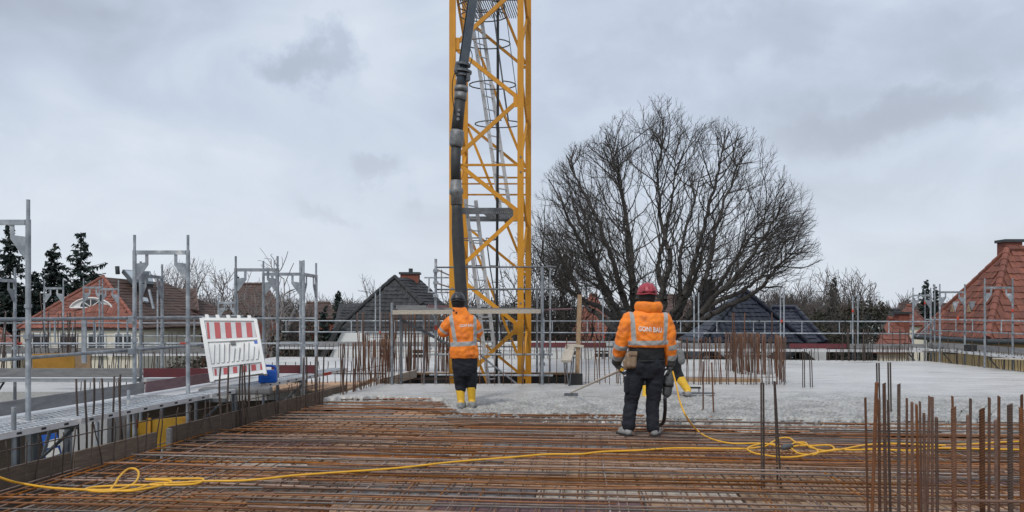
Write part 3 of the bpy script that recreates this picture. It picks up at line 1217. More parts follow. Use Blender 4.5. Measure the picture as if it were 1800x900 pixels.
s4 = thing('scaffold', 'long guard rail scaffold along the far edge of the slab', 'scaffold', (2, 24.5, ZD))
xs = [-7.7 + k * 2.57 for k in range(9)]
for x0, x1 in zip(xs, xs[1:]):
    a, b_ = V((x0 + .02, back(x0), 0)), V((x1 - .02, back(x1), 0))
    for z in (1.22, .85):
        rod('guard_rail', a + V((0, 0, z)), b_ + V((0, 0, z)), .019, 'steel', s4)
    for t in (.06, .5, .94):
        c = a.lerp(b_, t)
        rod('rail_upright', c + V((0, 0, .85)), c + V((0, 0, 1.22)), .016, 'steel', s4)
    deckplank(s4, a + V((0, -.22, .36)), b_ + V((0, -.22, .36)), .5, relief=False)
for x0, x1, m in ((-7.7, -1.2, 'timber_grey'), (.6, 3.0, 'timber_red'), (3.2, 8.4, 'timber_grey'), (8.6, 10.3, 'timber_red'), (10.4, 12.6, 'timber_grey')):
    plank('toe_board', (x0, back(x0) - .06, .46), (x1, back(x1) - .06, .46), .03, .15, m, s4)
for px, ty in ((660, 515), (668, 505), (956, 560), (1060, 519), (1220, 516), (1228, 514), (1372, 510), (1378, 505), (1499, 520), (1508, 518), (1604, 560), (878, 500), (527, 458)):
    x = (px - CX) / F * 24.6
    d = back(x) + .03
    rod('standard', PZ(px, d, -6.4), P(px, ty, d), .022, 'steel', s4)
for px, py in ((1374, 562), (1499, 544), (668, 582), (1062, 590)):
    x = (px - CX) / F * 24.6
    d = back(x) - .005
    rod('red_band', P(px, py, d), P(px, py + 5, d), .029, 'red_mark', s4)

# S5: right edge
s5 = thing('scaffold', 'steel scaffold along the right slab edge before the red tiled house', 'scaffold', (13, 21, ZD))
for px0, px1, d, zt in ((1605, 1636, 23.6, 2.26), (1652, 1696, 22.4, 2.33), (1731, 1780, 20.1, 2.39), (1850, 1905, 17.6, 2.4)):
    a, b_ = PZ(px0, d, 0), PZ(px1, d, 0)
    sframe(s5, a, b_, -6.4, zt, .027)
rod('standard', PZ(1626, 23.9, -6.4), PZ(1626, 23.9, 2.2), .022, 'steel', s5)
rod('standard', PZ(1643, 23.4, -6.4), PZ(1643, 23.4, 2.35), .022, 'steel', s5)
seg = [PZ(1622, 23.6, 0), PZ(1688, 22.4, 0), PZ(1772, 20.1, 0), PZ(1896, 17.6, 0)]
for a, b_ in zip(seg, seg[1:]):
    for z in (1.28, .95):
        rod('guard_rail', a + V((.1, 0, z)), b_ + V((.1, 0, z)), .019, 'steel', s5)
    for t in (.2, .8):
        c = a.lerp(b_, t) + V((.1, 0, 0))
        rod('rail_upright', c + V((0, 0, .95)), c + V((0, 0, 1.28)), .016, 'steel', s5)
    deckplank(s5, a + V((-.35, 0, ZD + .02)), b_ + V((-.35, 0, ZD + .02)), .36, relief=True)
    deckplank(s5, a + V((-.0, 0, ZD)), b_ + V((-.0, 0, ZD)), .32, relief=False)
    plank('toe_board', a + V((.16, 0, ZD + .10)), b_ + V((.16, 0, ZD + .10)), .03, .17, 'timber_grey', s5)
for p in seg[:3]:
    bracket(s5, p + V((-.1, 0, 0)), (-.42, 0, 0), ZD - .09)
for px, py, d in ((1626, 529, 23.88), (1780, 543, 20.08), (1684, 557, 22.3)):
    rod('red_band', P(px, py, d), P(px, py + 6, d), .030, 'red_mark', s5)
rod('diagonal_brace', P(1612, 592, 23.6), P(1645, 558, 23.2), .02, 'steel', s5)
bx_ = MB().box(P(1706, 613, 21.3), (.30, .1, .22)).build('rubber_flap', 'black', s5)
rod('hose_line', P(1745, 630, 19.6), P(1905, 636, 17.0), .018, 'timber_pale', s5)
tarp = MB()
for k in range(9):
    tarp.box(P(1640 + k * 1.3, 608 + rnd.random() * 2, 22.9) + V((0, 0, .02 * math.sin(k))), (.12, .3, .08 + .03 * math.sin(k * 1.3)), U(-.5, .5))
tag(tarp.build('folded_tarp', 'bag', None, False, .01), 'crumpled grey tarp lying on the far end of the right scaffold', 'tarp')

# S6: working platform round the crane mast
s6 = thing('scaffold', 'work platform scaffold with plank round the yellow crane mast', 'scaffold', (-.8, 15.8, 0))


def post(px, ty, d, r=.026, m='steel', zb=0.):
    return rod('standard', PZ(px, d, zb), P(px, ty, d), r, m, s6)


post(689, 532, 15.6, .028)
post(705, 556, 15.65, .03, 'steel_dark')
post(766, 455, 15.7, .027)
post(745, 556, 16.2, .022)
post(953, 470, 15.55, .032)
post(944, 500, 18.5, .026, zb=-3)
post(967, 475, 18.5, .022, zb=-3)
plank('deck_plank', P(692, 549, 15.5), P(950, 547, 15.5), .30, .085, 'timber_pale', s6)
plank('deck_plank', P(700, 545, 15.9) + V((0, .1, .02)), P(940, 545, 15.9) + V((0, .1, .02)), .30, .05, 'timber_grey', s6)
plank('timber', P(697, 540, 16.2), P(750, 540, 16.2), .12, .08, 'timber_grey', s6)
for y in (469, 508):
    rod('guard_rail', P(764, y + 1, 15.72), P(978, y, 15.6), .017, 'steel_dark', s6)
for y0, y1 in ((623, 623), (659, 660)):
    rod('ledger', P(755, y0, 15.75), P(972, y1, 15.7), .020, 'steel', s6)
rod('diagonal_brace', P(702, 560, 15.7), P(800, 612, 15.75), .028, 'steel_dark', s6)
rod('diagonal_brace', P(845, 625, 16.1), P(912, 678, 15.9), .022, 'steel', s6)
rod('side_rail', P(766, 473, 15.7), P(790, 484, 17.6), .017, 'steel', s6)
rod('side_rail', P(766, 497, 15.7), P(790, 505, 17.6), .017, 'steel', s6)
rod('red_band', P(766, 572, 15.69), P(766, 580, 15.69), .030, 'red_mark', s6)
for x0, x1, y0, y1, d in ((746, 800, 488, 514, 16.9), ):
    for a, b_ in (((x0, y0), (x1, y0)), ((x0 + 6, y1), (x1, y1)), ((x0 + 8, y0), (x0 + 8, y1)), ((x0 + 18, y0 - 16), (x0 + 18, y1 - 8)), ((x0 + 30, y0 - 14), (x0 + 30, y1))):
        rod('guard_frame', P(*a, d), P(*b_, d), .016, 'steel', s6)
plank('red_beam', P(752, 541, 16.6), P(792, 543, 16.6), .12, .14, 'timber_mauve', s6)
rod('rail_tube', P(940, 545, 15.7), P(1006, 543, 15.7), .016, 'timber_mauve', s6)
for px, py in ((766, 476), (766, 497), (766, 520), (953, 640)):
    MB().box(P(px, py, 15.66), (.1, .09, .07), .3).build('coupler', 'steel', s6, False, .012)

# things below and around the left scaffold
yp = thing('shutter_panel', 'yellow formwork panel standing in the courtyard below the left deck', 'formwork', P(262, 790, 11.8))
plank('face', P(196, 772, 11.8), P(330, 758, 11.8), .05, .46, 'form_yellow_panel', yp)
for px in (200, 262, 325):
    plank('rib', P(px, 790, 11.76), P(px, 735, 11.76), .06, .03, 'form_yellow', yp)
gp = thing('site_box', 'tall grey metal box in the courtyard under the scaffold', 'box', P(150, 800, 11.0))
MB().box(P(146, 800, 11.1) + V((0, .3, -.45)), (.70, .6, 2.0)).build('body', 'conc_wall', gp, False, .01)
for px in (122, 170):
    plank('edge_strip', P(px, 850, 11.08) , P(px, 740, 11.08), .03, .02, 'steel', gp)
bw = thing('banner', 'blue and white striped panel hanging in the courtyard at left', 'banner', P(90, 800, 9.4))
plank('sheet', P(79, 795, 9.4), P(106, 790, 9.4), .02, .42, 'sign_blue', bw)
plank('stripe', P(80, 782, 9.38), P(104, 776, 9.38), .008, .09, 'plastic_white', bw)
plank('stripe', P(80, 800, 9.38), P(104, 792, 9.38), .008, .08, 'plastic_white', bw)
op = thing('shutter_panel', 'orange stained plywood panel standing behind the crossing scaffold', 'formwork', P(110, 650, 14.6))
plank('sheet', P(58, 636, 14.6), P(132, 634, 14.6), .04, .30, 'form_yellow', op)
plank('patched_end', P(132.5, 634, 14.6), P(159, 633, 14.6), .04, .30, 'timber', op)
for k, (px, d) in enumerate(((30, 8.6), (62, 8.3), (118, 10.2), (285, 12.6), (345, 12.8), (410, 13.4))):
    t = thing('steel_prop', ('prop standing nearest the left picture edge below the deck', 'prop with cross bracing at far left below the deck', 'prop beside the striped panel below the deck', 'prop in front of the yellow panel end', 'prop below the barrier under the deck', 'prop below the blue can under the deck')[k], 'prop', PZ(px, d, -3.3))
    rod('tube', PZ(px, d, -3.3), PZ(px, d, .32), .028, 'steel', t)
    rod('inner_tube', PZ(px, d, -.5), PZ(px, d, .30), .034, 'steel_dark', t)
    if k < 2:
        rod('brace', PZ(px, d, -1.2), PZ(px + 60, d + .3, .2), .022, 'steel', t)
# prop with red collar below the deck
pr = thing('steel_prop', 'galvanised prop with red collar below the left deck', 'prop', P(238, 780, 10.6))
a = P(238, 760, 10.6)
rod('tube', (a.x, a.y, -3.3), (a.x, a.y, .25), .03, 'steel', pr)
rod('collar', (a.x, a.y, -.09), (a.x, a.y, .02), .038, 'red_mark', pr)

# ------------------------------------------------------------------ crane mast
cr = thing('tower_crane', 'tall yellow lattice crane mast rising through the slab opening', 'crane', (-.5, 17.3, -3.1))
d0 = 16.5
CW = .135
fl, fr_ = PZ(795.5, d0, 0), PZ(915, d0, 0)
rl, rr_ = fl + V((.17, 1.62, 0)), fr_ + V((.20, 1.62, 0))
ZT = 15.5
for c in (fl, fr_, rl, rr_):
    plank('leg', c + V((0, 0, -3.1)), c + V((0, 0, ZT)), CW, CW, 'crane', cr)
PZH = 2.44


def zed(a, b, zl, zr, w=.075, nm='brace', inset=V((0, 0, 0))):
    # zigzag lattice: nodes on leg a at zl + k*pitch, on leg b at zr + k*pitch (zr between zl and zl + pitch)
    for k in range(-3, 8):
        za, zb_, zc = zl + k * PZH, zr + k * PZH, zl + (k + 1) * PZH
        e = (b - a).normalized() * CW * .5
        if zb_ < ZT and za > -3:
            plank(nm, a + e + inset + V((0, 0, za)), b - e + inset + V((0, 0, zb_)), .05, w, 'crane', cr)
        if zc < ZT and zb_ > -3:
            plank(nm, b - e + inset + V((0, 0, zb_ + .09)), a + e + inset + V((0, 0, zc - .09)), .05, w, 'crane', cr)


def zat(py, d):
    return H - (py - HY) / F * d


zed(fl, fr_, zat(477, d0), zat(378, d0), .085)
zed(rl, rr_, zat(400, 18.1), zat(483, 18.1) + PZH * 0, .06)
zed(fr_, rr_, zat(300, 16.9), zat(210, 17.6), .06, inset=V((-.03, 0, 0)))
zed(fl, rl, zat(360, 16.9), zat(270, 17.6), .06, inset=V((.03, 0, 0)))
for y in (290,):
    plank('cross_bar', fl + V((0, 0, zat(y, d0))), fr_ + V((0, 0, zat(y, d0))), .05, .045, 'crane', cr)
for y in (312, 342):
    plank('cross_bar', rl + V((0, 0, zat(y, 18.1))), rr_ + V((0, 0, zat(y, 18.1))), .05, .035, 'crane', cr)
plank('cross_bar', fl.lerp(rl, .5) + V((0, 0, zat(323, 17.3))), fr_.lerp(rr_, .5) + V((0, 0, zat(323, 17.3))), .04, .03, 'crane', cr)
for k in range(-1, 7):
    for c, zz, sg in ((fl, zat(477, d0) + k * PZH, 1), (fr_, zat(378, d0) + k * PZH, -1)):
        if zz < ZT - .3:
            plank('gusset_plate', c + V((sg * .10, -CW / 2 + .035, zz - .13)), c + V((sg * .10, -CW / 2 + .035, zz + .13)), .11, .012, 'crane', cr)
# flange splices with bolts on the legs
for c in (fl, fr_):
    for y in (290, 520):
        z = zat(y, d0)
        for k in (-.16, .16):
            rod('bolt', c + V((0, -CW / 2 - .012, z + k)), c + V((0, -CW / 2, z + k)), .022, 'clamp', cr)
# platform
zp = zat(382, 17.3)
pa, pb = fl.lerp(rl, .35), fr_.lerp(rr_, .35)
pl_ = thing('mast_platform', 'grey grating platform inside the crane mast', 'platform', pa + V((.7, 0, zp)))
plank('edge_angle', pa + V((.08, -.25, zp + .08)), pb + V((-.08, -.25, zp + .08)), .02, .14, 'steel_dark', pl_)
plank('edge_angle', rl + V((.08, -.1, zp + .05)), rr_ + V((-.08, -.1, zp + .05)), .02, .12, 'steel_dark', pl_)
for k in range(16):
    x = .62 + k * .045
    plank('grating_bar', fl + V((x, .3, zp + .05)), rl + V((x, -.1, zp + .05)), .012, .03, 'steel', pl_)
# upper platform at the top of the picture
zp2 = zat(2, 17.0)
pl2 = thing('mast_platform', 'dark grating platform high in the mast at the picture top', 'platform', pa + V((.7, 0, zp2)))
plank('edge_angle', pa + V((.08, -.25, zp2)), pb + V((-.08, -.25, zp2)), .02, .12, 'steel_dark', pl2)
for k in range(26):
    x = .1 + k * .05
    plank('grating_bar', fl + V((x, .3, zp2 + .02)), rl + V((x, -.1, zp2 + .02)), .012, .03, 'steel_dark', pl2)


def ladder(label, a, b, w, rungs):
    t = thing('ladder', label, 'ladder', a)
    side = V((.28, .26, 0)).normalized() * w
    plank('stile', a, b, .03, .085, 'alu', t, (1, 0, 0))
    plank('stile', a + side, b + side, .03, .085, 'alu', t, (1, 0, 0))
    for k in range(rungs):
        c = a.lerp(b, (k + .5) / rungs)
        rod('rung', c, c + side, .015, 'alu', t, 6)
    # the dark punched holes along the near stile
    h = MB()
    for k in range(rungs):
        c = a.lerp(b, (k + .5) / rungs)
        h.tube([c + V((0, -.052, 0)), c + V((0, -.040, 0))], .012, 6)
    h.build('rung_end', 'black', t)
    return t


ladder('lower aluminium ladder leaning inside the crane mast', P(859, 678, 17.1), P(818, 350, 17.1), .30, 15)
ladder('upper aluminium ladder leaning inside the crane mast', P(879, 366, 17.3), P(820, -30, 17.3), .30, 17)


def cage(label, rings, d, w):
    t = thing('ladder_cage', label, 'safety cage', P(rings[0][0], rings[0][1], d))
    tops = []
    for px, py in rings:
        c = P(px, py, d)
        pts = []
        for k in range(17):
            a = math.pi * (1.55 - 1.9 * k / 16)
            pts.append(c + V((math.cos(a) * w - w * .3, math.sin(a) * .34 + .1, 0)))
        MB().tube(pts, .014, 6).build('hoop', 'steel_dark', t, True)
        tops.append(c)
    for ang in (.35, .05, -.35, .6):
        a = math.pi * ang
        off = V((math.cos(a) * w - w * .3, math.sin(a) * .34 + .1, 0))
        MB().tube([c + off for c in tops], .010, 6).build('cage_bar', 'steel_dark', t, True)
    return t


cage('dark hooped safety cage round the upper ladder', [(858, 8), (862, 25), (868, 74), (878, 147), (888, 216)], 17.0, .52)
cage('grey safety cage in the lower part of the mast', [(850, 420), (856, 468), (868, 540), (878, 600)], 17.6, .42)
cb = MB().tube(spline([P(875, -500, 16.9), P(875, -30, 16.9), P(875, 200, 16.9), P(874, 400, 16.9), P(873, 600, 16.9), P(873, 690, 16.9)], 4), .030, 8).build('power_cable', 'cable_black', None, True)
tag(cb, 'thick black power cable hanging down inside the crane mast', 'cable')

# ------------------------------------------------------------------ concrete pump pipe and hose
DH = 12.75
hs = thing('pump_hose', 'hanging concrete pump pipe with clamps and black hose held by a worker', 'hose', P(812, 548, DH))
a, b_ = P(881, -340, DH), P(816, 112, DH)
pp = MB()
pp.beam(a, b_, .125, .13, (1, 0, .1))
pp.build('boom_tip', 'pipe', hs, False, .012)
MB().tube([P(872, -340, DH + .1), P(808, 112, DH + .1)], .02, 8).build('side_pipe', 'pipe', hs, True)
b = MB()
for y, r in ((112, .13), (124, .15), (131, .12)):
    b.tube([P(814, y, DH), P(813.5, y + 4, DH)], r, 14)
b.box(P(804, 122, DH - .05), (.07, .10, .14), .4)
b.box(P(822, 136, DH - .05), (.06, .10, .12), .4)
b.build('flange', 'steel_dark', hs)
MB().tube([P(815, 110, DH), P(812, 130, DH), P(810, 168, DH)], [.075, .085, .095], 14).build('swivel_pipe', 'pipe', hs, True)
b = MB()
b.tube([P(811, 152, DH), P(810.5, 160, DH)], .115, 14)
b.tube([P(810, 163, DH), P(809, 176, DH)], .105, 14)
b.build('pipe_coupling', 'clamp', hs, True)
MB().tube([P(809, 172, DH), P(806, 200, DH), P(803, 232, DH)], [.092, .095, .098], 16).build('rubber_hose', 'hose', hs, True)
MB().tube([P(804, 229, DH), P(803.5, 233, DH), P(802, 254, DH), P(801.5, 258, DH)], [.105, .118, .118, .10], 16).build('hose_clamp', 'clamp', hs, True)
MB().tube([P(802, 254, DH), P(801, 285, DH), P(801.5, 320, DH)], [.085, .082, .084], 16).build('rubber_hose', 'hose', hs, True)
MB().tube([P(801.5, 317, DH), P(801.5, 330, DH), P(802, 333, DH), P(802, 340, DH), P(802.5, 343, DH), P(803, 360, DH)], [.092, .095, .118, .118, .095, .098], 16).build('hose_clamp', 'clamp', hs, True)
MB().tube(spline([P(803, 356, DH), P(805, 420, DH), P(809, 490, DH), P(812, 540, DH), P(813, 600, DH - .02), P(816, 660, DH)], 5), [.085, .088, .092, .095, .10, .10, .10] + [.10] * 19, 16).build('rubber_hose', 'hose', hs, True)
b = MB()
for y in (193, 201, 209):
    b.tube([P(806.5 - (y - 193) * .1, y, DH - .12), P(806.5 - (y - 193) * .1, y, DH - .09)], .026, 10)
b.build('inspection_dots', 'steel', hs)
MB().tube(spline([P(826, 84, DH - .1), P(830, 100, DH - .1), P(822, 120, DH - .1), P(800, 128, DH - .1), P(795, 160, DH - .1), P(799, 200, DH - .1)], 6), .008, 6).build('control_line', 'cable_black', hs, True)

# ------------------------------------------------------------------ site objects
def quadmap(tl, tr, br, bl):
    def q(s, t, out=0.):
        p = tl.lerp(tr, s).lerp(bl.lerp(br, s), t)
        n = (tr - tl).cross(bl - tl).normalized()
        if n.y > 0:
            n = -n
        return p + n * out
    return q


def slab_on(q, s0, t0, s1, t1, o0, o1, b=None, skew=0.):
    b = b or MB()
    c = [(s0 + skew, t0), (s1 + skew, t0), (s1 - skew, t1), (s0 - skew, t1)]
    vs = [q(s, t, o0) for s, t in c] + [q(s, t, o1) for s, t in c]
    b.add(vs, [(0, 1, 2, 3), (7, 6, 5, 4), (0, 4, 5, 1), (1, 5, 6, 2), (2, 6, 7, 3), (3, 7, 4, 0)])
    return b


ba = thing('traffic_barrier', 'white plastic traffic barrier with red stripes leaning on the scaffold deck', 'barrier', P(415, 675, 11.5))
q = quadmap(P(356, 561, 11.75), P(449, 562, 11.85), P(466, 656, 11.5), P(374, 669, 11.4))
slab_on(q, 0, 0, 1, 1, -.05, 0).build('panel', 'plastic_white', ba, False, .006)
fb = MB()
for s0, t0, s1, t1 in ((-.05, -.01, .03, 1.02), (.97, -.01, 1.03, 1.02), (-.05, .345, 1.0, .385), (-.0, .945, 1.0, 1.0), (0, -.02, 1, .03), (0, .76, 1, .80)):
    slab_on(q, s0, t0, s1, t1, -.06, .022, fb)
fb.build('rim', 'plastic_white', ba)
slab_on(q, .04, .05, .97, .335, 0, .006).build('reflective_film', 'film_grey', ba)
slab_on(q, .06, .82, .97, .935, 0, .006).build('reflective_film', 'film_grey', ba)
for k, (s0, s1) in enumerate(((.04, .085), (.185, .29), (.385, .495), (.585, .69), (.785, .89), (.955, .985))):
    slab_on(q, s0 + .012, .055, s1 + .012, .330, .006, .009, None, .012).build('red_stripe', 'film_red', ba)
for s0, s1 in ((.06, .10), (.23, .31), (.41, .49), (.585, .67), (.76, .85), (.93, .975)):
    slab_on(q, s0, .825, s1, .93, .006, .009, None, .006).build('red_stripe', 'film_red', ba)
for k in range(10):
    s = .07 + k * .093
    t0 = .42 if k not in (4, 5, 8, 9) else .50
    slab_on(q, s, t0, s + .045, .74, 0, .024, None, .035).build('rib', 'plastic_white', ba, False, .004)
slab_on(q, .45, .40, .54, .45, 0, .02).build('label_plate', 'bag', ba)
slab_on(q, .90, .40, .96, .45, .0, .004).build('maker_mark', 'sign_blue', ba)
for k in range(5):
    slab_on(q, .06 + k * .2, -.075, .13 + k * .2, -.015, -.05, .02).build('peg', 'plastic_white', ba, False, .006)
# base block the barrier stands on
bl_ = MB().box(P(415, 688, 11.25) + V((0, 0, .01)), (1.0, .30, .10), .14).build('base_block', 'bag', None, False, .03)
tag(bl_, 'dark grey rubber foot block lying under the leaning barrier', 'foot block')

# blue can
jc = thing('jerrycan', 'blue plastic jerrycan standing on the edge of the scaffold deck', 'jerrycan', P(471, 676, 11.95))
c = P(471, 666, 11.95)
c.z = ZD + .115
b = MB().box(c, (.27, .17, .20), .15)
b.build('body', 'can_blue', jc, True, .03)
c2 = c + V((0, 0, .12))
rz = Matrix.Rotation(.15, 3, 'Z')
b = MB()
b.tube(spline([c2 + rz @ V((-.09, 0, -.02)), c2 + rz @ V((-.085, 0, .035)), c2 + rz @ V((0, 0, .045)), c2 + rz @ V((.10, 0, .03)), c2 + rz @ V((.115, 0, -.03))], 5), .018, 8)
b.build('handle', 'can_blue', jc, True)
MB().tube([c2 + rz @ V((-.10, 0, -.03)), c2 + rz @ V((-.10, 0, .025))], .03, 10).build('cap', 'can_blue', jc, True)
MB().tube(spline([c + rz @ V((-.07, -.088, -.02)), c + rz @ V((-.06, -.088, .03)), c + rz @ V((.03, -.088, .04)), c + rz @ V((.035, -.088, -.01)), c + rz @ V((-.06, -.088, -.025))], 5), .012, 8).build('embossed_grip', 'can_blue', jc, True)


def lie(pts, z=.022):
    return [G(x, y, z) + V((0, 0, gauss(0, .002))) for x, y in pts]


yc = MB()
yc.tube(spline([V((-4.85, 5.9, -.9)), V((-4.74, 6.0, -.3)), V((-4.56, 6.12, .085)), P(-45, 826, 6.25), P(-5, 838, 6.4), P(20, 846, 6.5)] + lie([(45, 851), (90, 857), (150, 860), (190, 861), (215, 859), (238, 847), (244, 832), (237, 824), (224, 825), (210, 838), (202, 852), (196, 861), (225, 863), (250, 860), (285, 853), (300, 845), (255, 843),
                   (330, 841), (357, 843), (345, 850), (300, 852), (240, 853), (170, 856), (152, 860), (180, 864), (235, 860), (270, 851), (320, 848), (360, 846),
                   (420, 845), (470, 842), (520, 836), (600, 830), (700, 822), (800, 812), (900, 804), (960, 799), (1020, 798), (1060, 794), (1120, 792), (1180, 788), (1250, 788), (1310, 789)]), 6), .0105, 8)
yo = yc.build('power_cable', 'cable_yellow', None, True)
tag(yo, 'long yellow cable snaking across the bars with a coil at left', 'cable')
y2 = MB()
y2.tube(spline(lie([(1310, 789), (1345, 784), (1358, 777), (1372, 770), (1388, 770), (1398, 777), (1420, 784), (1437, 792), (1432, 799), (1405, 797), (1390, 786), (1396, 779), (1415, 778), (1424, 786), (1448, 792), (1466, 790), (1458, 783), (1430, 783), (1405, 783)]), 6), .0105, 8)
y2.tube(spline(lie([(1405, 783), (1380, 786), (1362, 783), (1345, 780), (1325, 783), (1314, 789), (1324, 796), (1350, 801), (1380, 804), (1410, 802), (1440, 795), (1480, 790), (1520, 783), (1570, 780), (1640, 783), (1700, 780), (1790, 776), (1900, 775)], .03), 6), .0105, 8)
y2.tube(spline(lie([(1466, 790), (1500, 791), (1540, 790), (1600, 792), (1640, 788), (1720, 789), (1900, 792)]), 6), .0105, 8)
y2o = y2.build('power_cable', 'cable_yellow', None, True)
tag(y2o, 'coiled yellow cable round the dark bars at the right', 'cable')
pg = MB()
a, b_ = G(1374, 787, .045), G(1392, 783, .045)
pg.tube([a, a.lerp(b_, .15), a.lerp(b_, .5), a.lerp(b_, .55), b_], [.018, .030, .032, .026, .020], 10)
tag(pg.build('plug_connector', 'glove', None, True), 'grey crusted plug connector lying in the yellow coil', 'plug')

# wooden stool and post by the crane opening
st = thing('stool', 'concrete splashed plank trestle standing by the crane opening', 'stool', P(1000, 680, 15.4))
a, b_ = P(1002, 604, 15.9), P(997, 636, 15.0)
plank('top_board', P(1004, 606, 15.75), P(995, 635, 15.15), .20, .05, 'timber_pale', st)
for px0, px1, dd in ((994, 1000, 15.2), (1005, 1001, 15.25)):
    rod('leg', P(px0, 634, dd), PZ(px1 if px0 < 1000 else 1001, dd, .03), .012, 'steel_dark', st)
for px in (991, 1008):
    rod('leg', P(px, 628, 15.6), PZ(px + (3 if px < 1000 else -2), 15.6, .03), .012, 'steel_dark', st)
wp = thing('timber_post', 'upright rough timber post by the crane opening', 'post', PZ(1015, 15.55, 0))
plank('post', PZ(1014, 15.55, 0), P(1019, 518, 15.55), .085, .06, 'timber', wp)
plank('cleat', P(1008, 607, 15.5), P(1026, 609, 15.5), .04, .05, 'timber_pale', wp)
bt = MB().box(P(1012, 668, 15.45), (.28, .05, .26), .2).build('rubber_mat', 'black', None, False, .01)
tag(bt, 'black rubber mat hanging by the timber post', 'mat')
# float lying on the concrete
fl_ = thing('hand_float', 'flat steel concrete float lying on wet concrete beside the boot', 'float', G(1232, 690, .06))
c = G(1228, 691, .09)
MB().box(c, (.55, .14, .02), -.05).build('blade', 'steel_dark', fl_, False, .004)
MB().box(c + V((-.1, .06, .09)), (.30, .04, .03), -.05).build('handle', 'black', fl_, False, .006)
for s in (-.2, .02):
    rod('bracket', c + V((s, .06, 0)), c + V((s, .06, .085)), .01, 'steel_dark', fl_)
ck = MB()
for k in range(7):
    ck.box(G(905 + k * 40, 690 - 8 * (k % 2), .05) + V((U(-.3, .3), U(-.2, .4), .01)), (.06, .05, .03), U(0, 3))


# ------------------------------------------------------------------ people
def ring_loft(bm, secs, n=20):
    rows_ = []
    for (cx, cy, cz, rx, ry) in secs:
        rows_.append([bm.verts.new((cx + rx * math.cos(2 * math.pi * j / n), cy + ry * math.sin(2 * math.pi * j / n), cz)) for j in range(n)])
    for a, b in zip(rows_, rows_[1:]):
        for j in range(n):
            bm.faces.new((a[j], a[(j + 1) % n], b[(j + 1) % n], b[j]))
    bm.faces.new(rows_[0][::-1])
    bm.faces.new(rows_[-1])


def capsule(bm, a, b, ra, rb, n=14):
    a, b = V(a), V(b)
    d = b - a
    L_ = d.length
    if L_ < 1e-5:
        d = V((0, 0, 1))
    M = d.to_track_quat('Z', 'Y').to_matrix()
    prof = []
    for k in range(6):
        t = math.pi / 2 * (1 - k / 5)
        prof.append((-math.sin(t) * ra, math.cos(t) * ra))
    for k in range(6):
        t = math.pi / 2 * k / 5
        prof.append((L_ + math.sin(t) * rb, math.cos(t) * rb))
    prof = [p if p[1] > 1e-4 else (p[0], 1e-4) for p in prof]
    rows_ = []
    for z, r in prof:
        rows_.append([bm.verts.new(a + M @ V((r * math.cos(2 * math.pi * j / n), r * math.sin(2 * math.pi * j / n), z))) for j in range(n)])
    for p, q_ in zip(rows_, rows_[1:]):
        for j in range(n):
            bm.faces.new((p[j], p[(j + 1) % n], q_[(j + 1) % n], q_[j]))
    bm.faces.new(rows_[0][::-1])
    bm.faces.new(rows_[-1])


def ellipsoid(bm, c, r, rot=None, n=18):
    M = Matrix.Translation(V(c)) @ ((rot.to_4x4()) if rot else Matrix.Identity(4)) @ Matrix.Diagonal((*r, 1))
    bmesh.ops.create_uvsphere(bm, u_segments=n, v_segments=n // 2 + 2, radius=1.0, matrix=M)


def flesh(name, fill, voxel, m, parent, iters=4, wrinkle=None, seed=0.):
    bm = bmesh.new()
    fill(bm)
    bmesh.ops.recalc_face_normals(bm, faces=bm.faces)
    me = bpy.data.meshes.new(name + '_raw')
    bm.to_mesh(me)
    bm.free()
    tmp = bpy.data.objects.new('tmp', me)
    COL.objects.link(tmp)
    md = tmp.modifiers.new('r', 'REMESH')
    md.mode = 'VOXEL'
    md.voxel_size = voxel
    sm = tmp.modifiers.new('s', 'SMOOTH')
    sm.iterations = iters
    sm.factor = .5
    dg = bpy.context.evaluated_depsgraph_get()
    dg.update()
    out = bpy.data.meshes.new_from_object(tmp.evaluated_get(dg))
    out.name = name
    bpy.data.objects.remove(tmp)
    bpy.data.meshes.remove(me)
    if wrinkle:
        nm = [v.normal.copy() for v in out.vertices]
        for v, n_ in zip(out.vertices, nm):
            v.co += n_ * wrinkle(v.co, seed)
    out.materials.clear()
    out.materials.append(MATS[m] if isinstance(m, str) else m)
    out.polygons.foreach_set('use_smooth', [True] * len(out.polygons))
    o = bpy.data.objects.new(name, out)
    COL.objects.link(o)
    o.parent = parent
    ORG[o.name] = V((0, 0, 0))
    return o


def wr(amp, sx=7., sz=16., tilt=.35):
    def f(p, s):
        z = p.z + tilt * p.x
        a = noise.noise(V((p.x * sx + s, p.y * sx, z * sz)))
        b = noise.noise(V((p.x * sx * 2.3 + s, p.y * sx * 2.3, (z - 2 * tilt * p.x) * sz * 1.7 + 5)))
        return amp * ((1 - abs(a) * 2) * .6 + b * .5)
    return f


def limb(bm, pts, rs_):
    for (a, b), (ra, rb) in zip(zip(pts, pts[1:]), zip(rs_, rs_[1:])):
        capsule(bm, a, b, ra, rb)


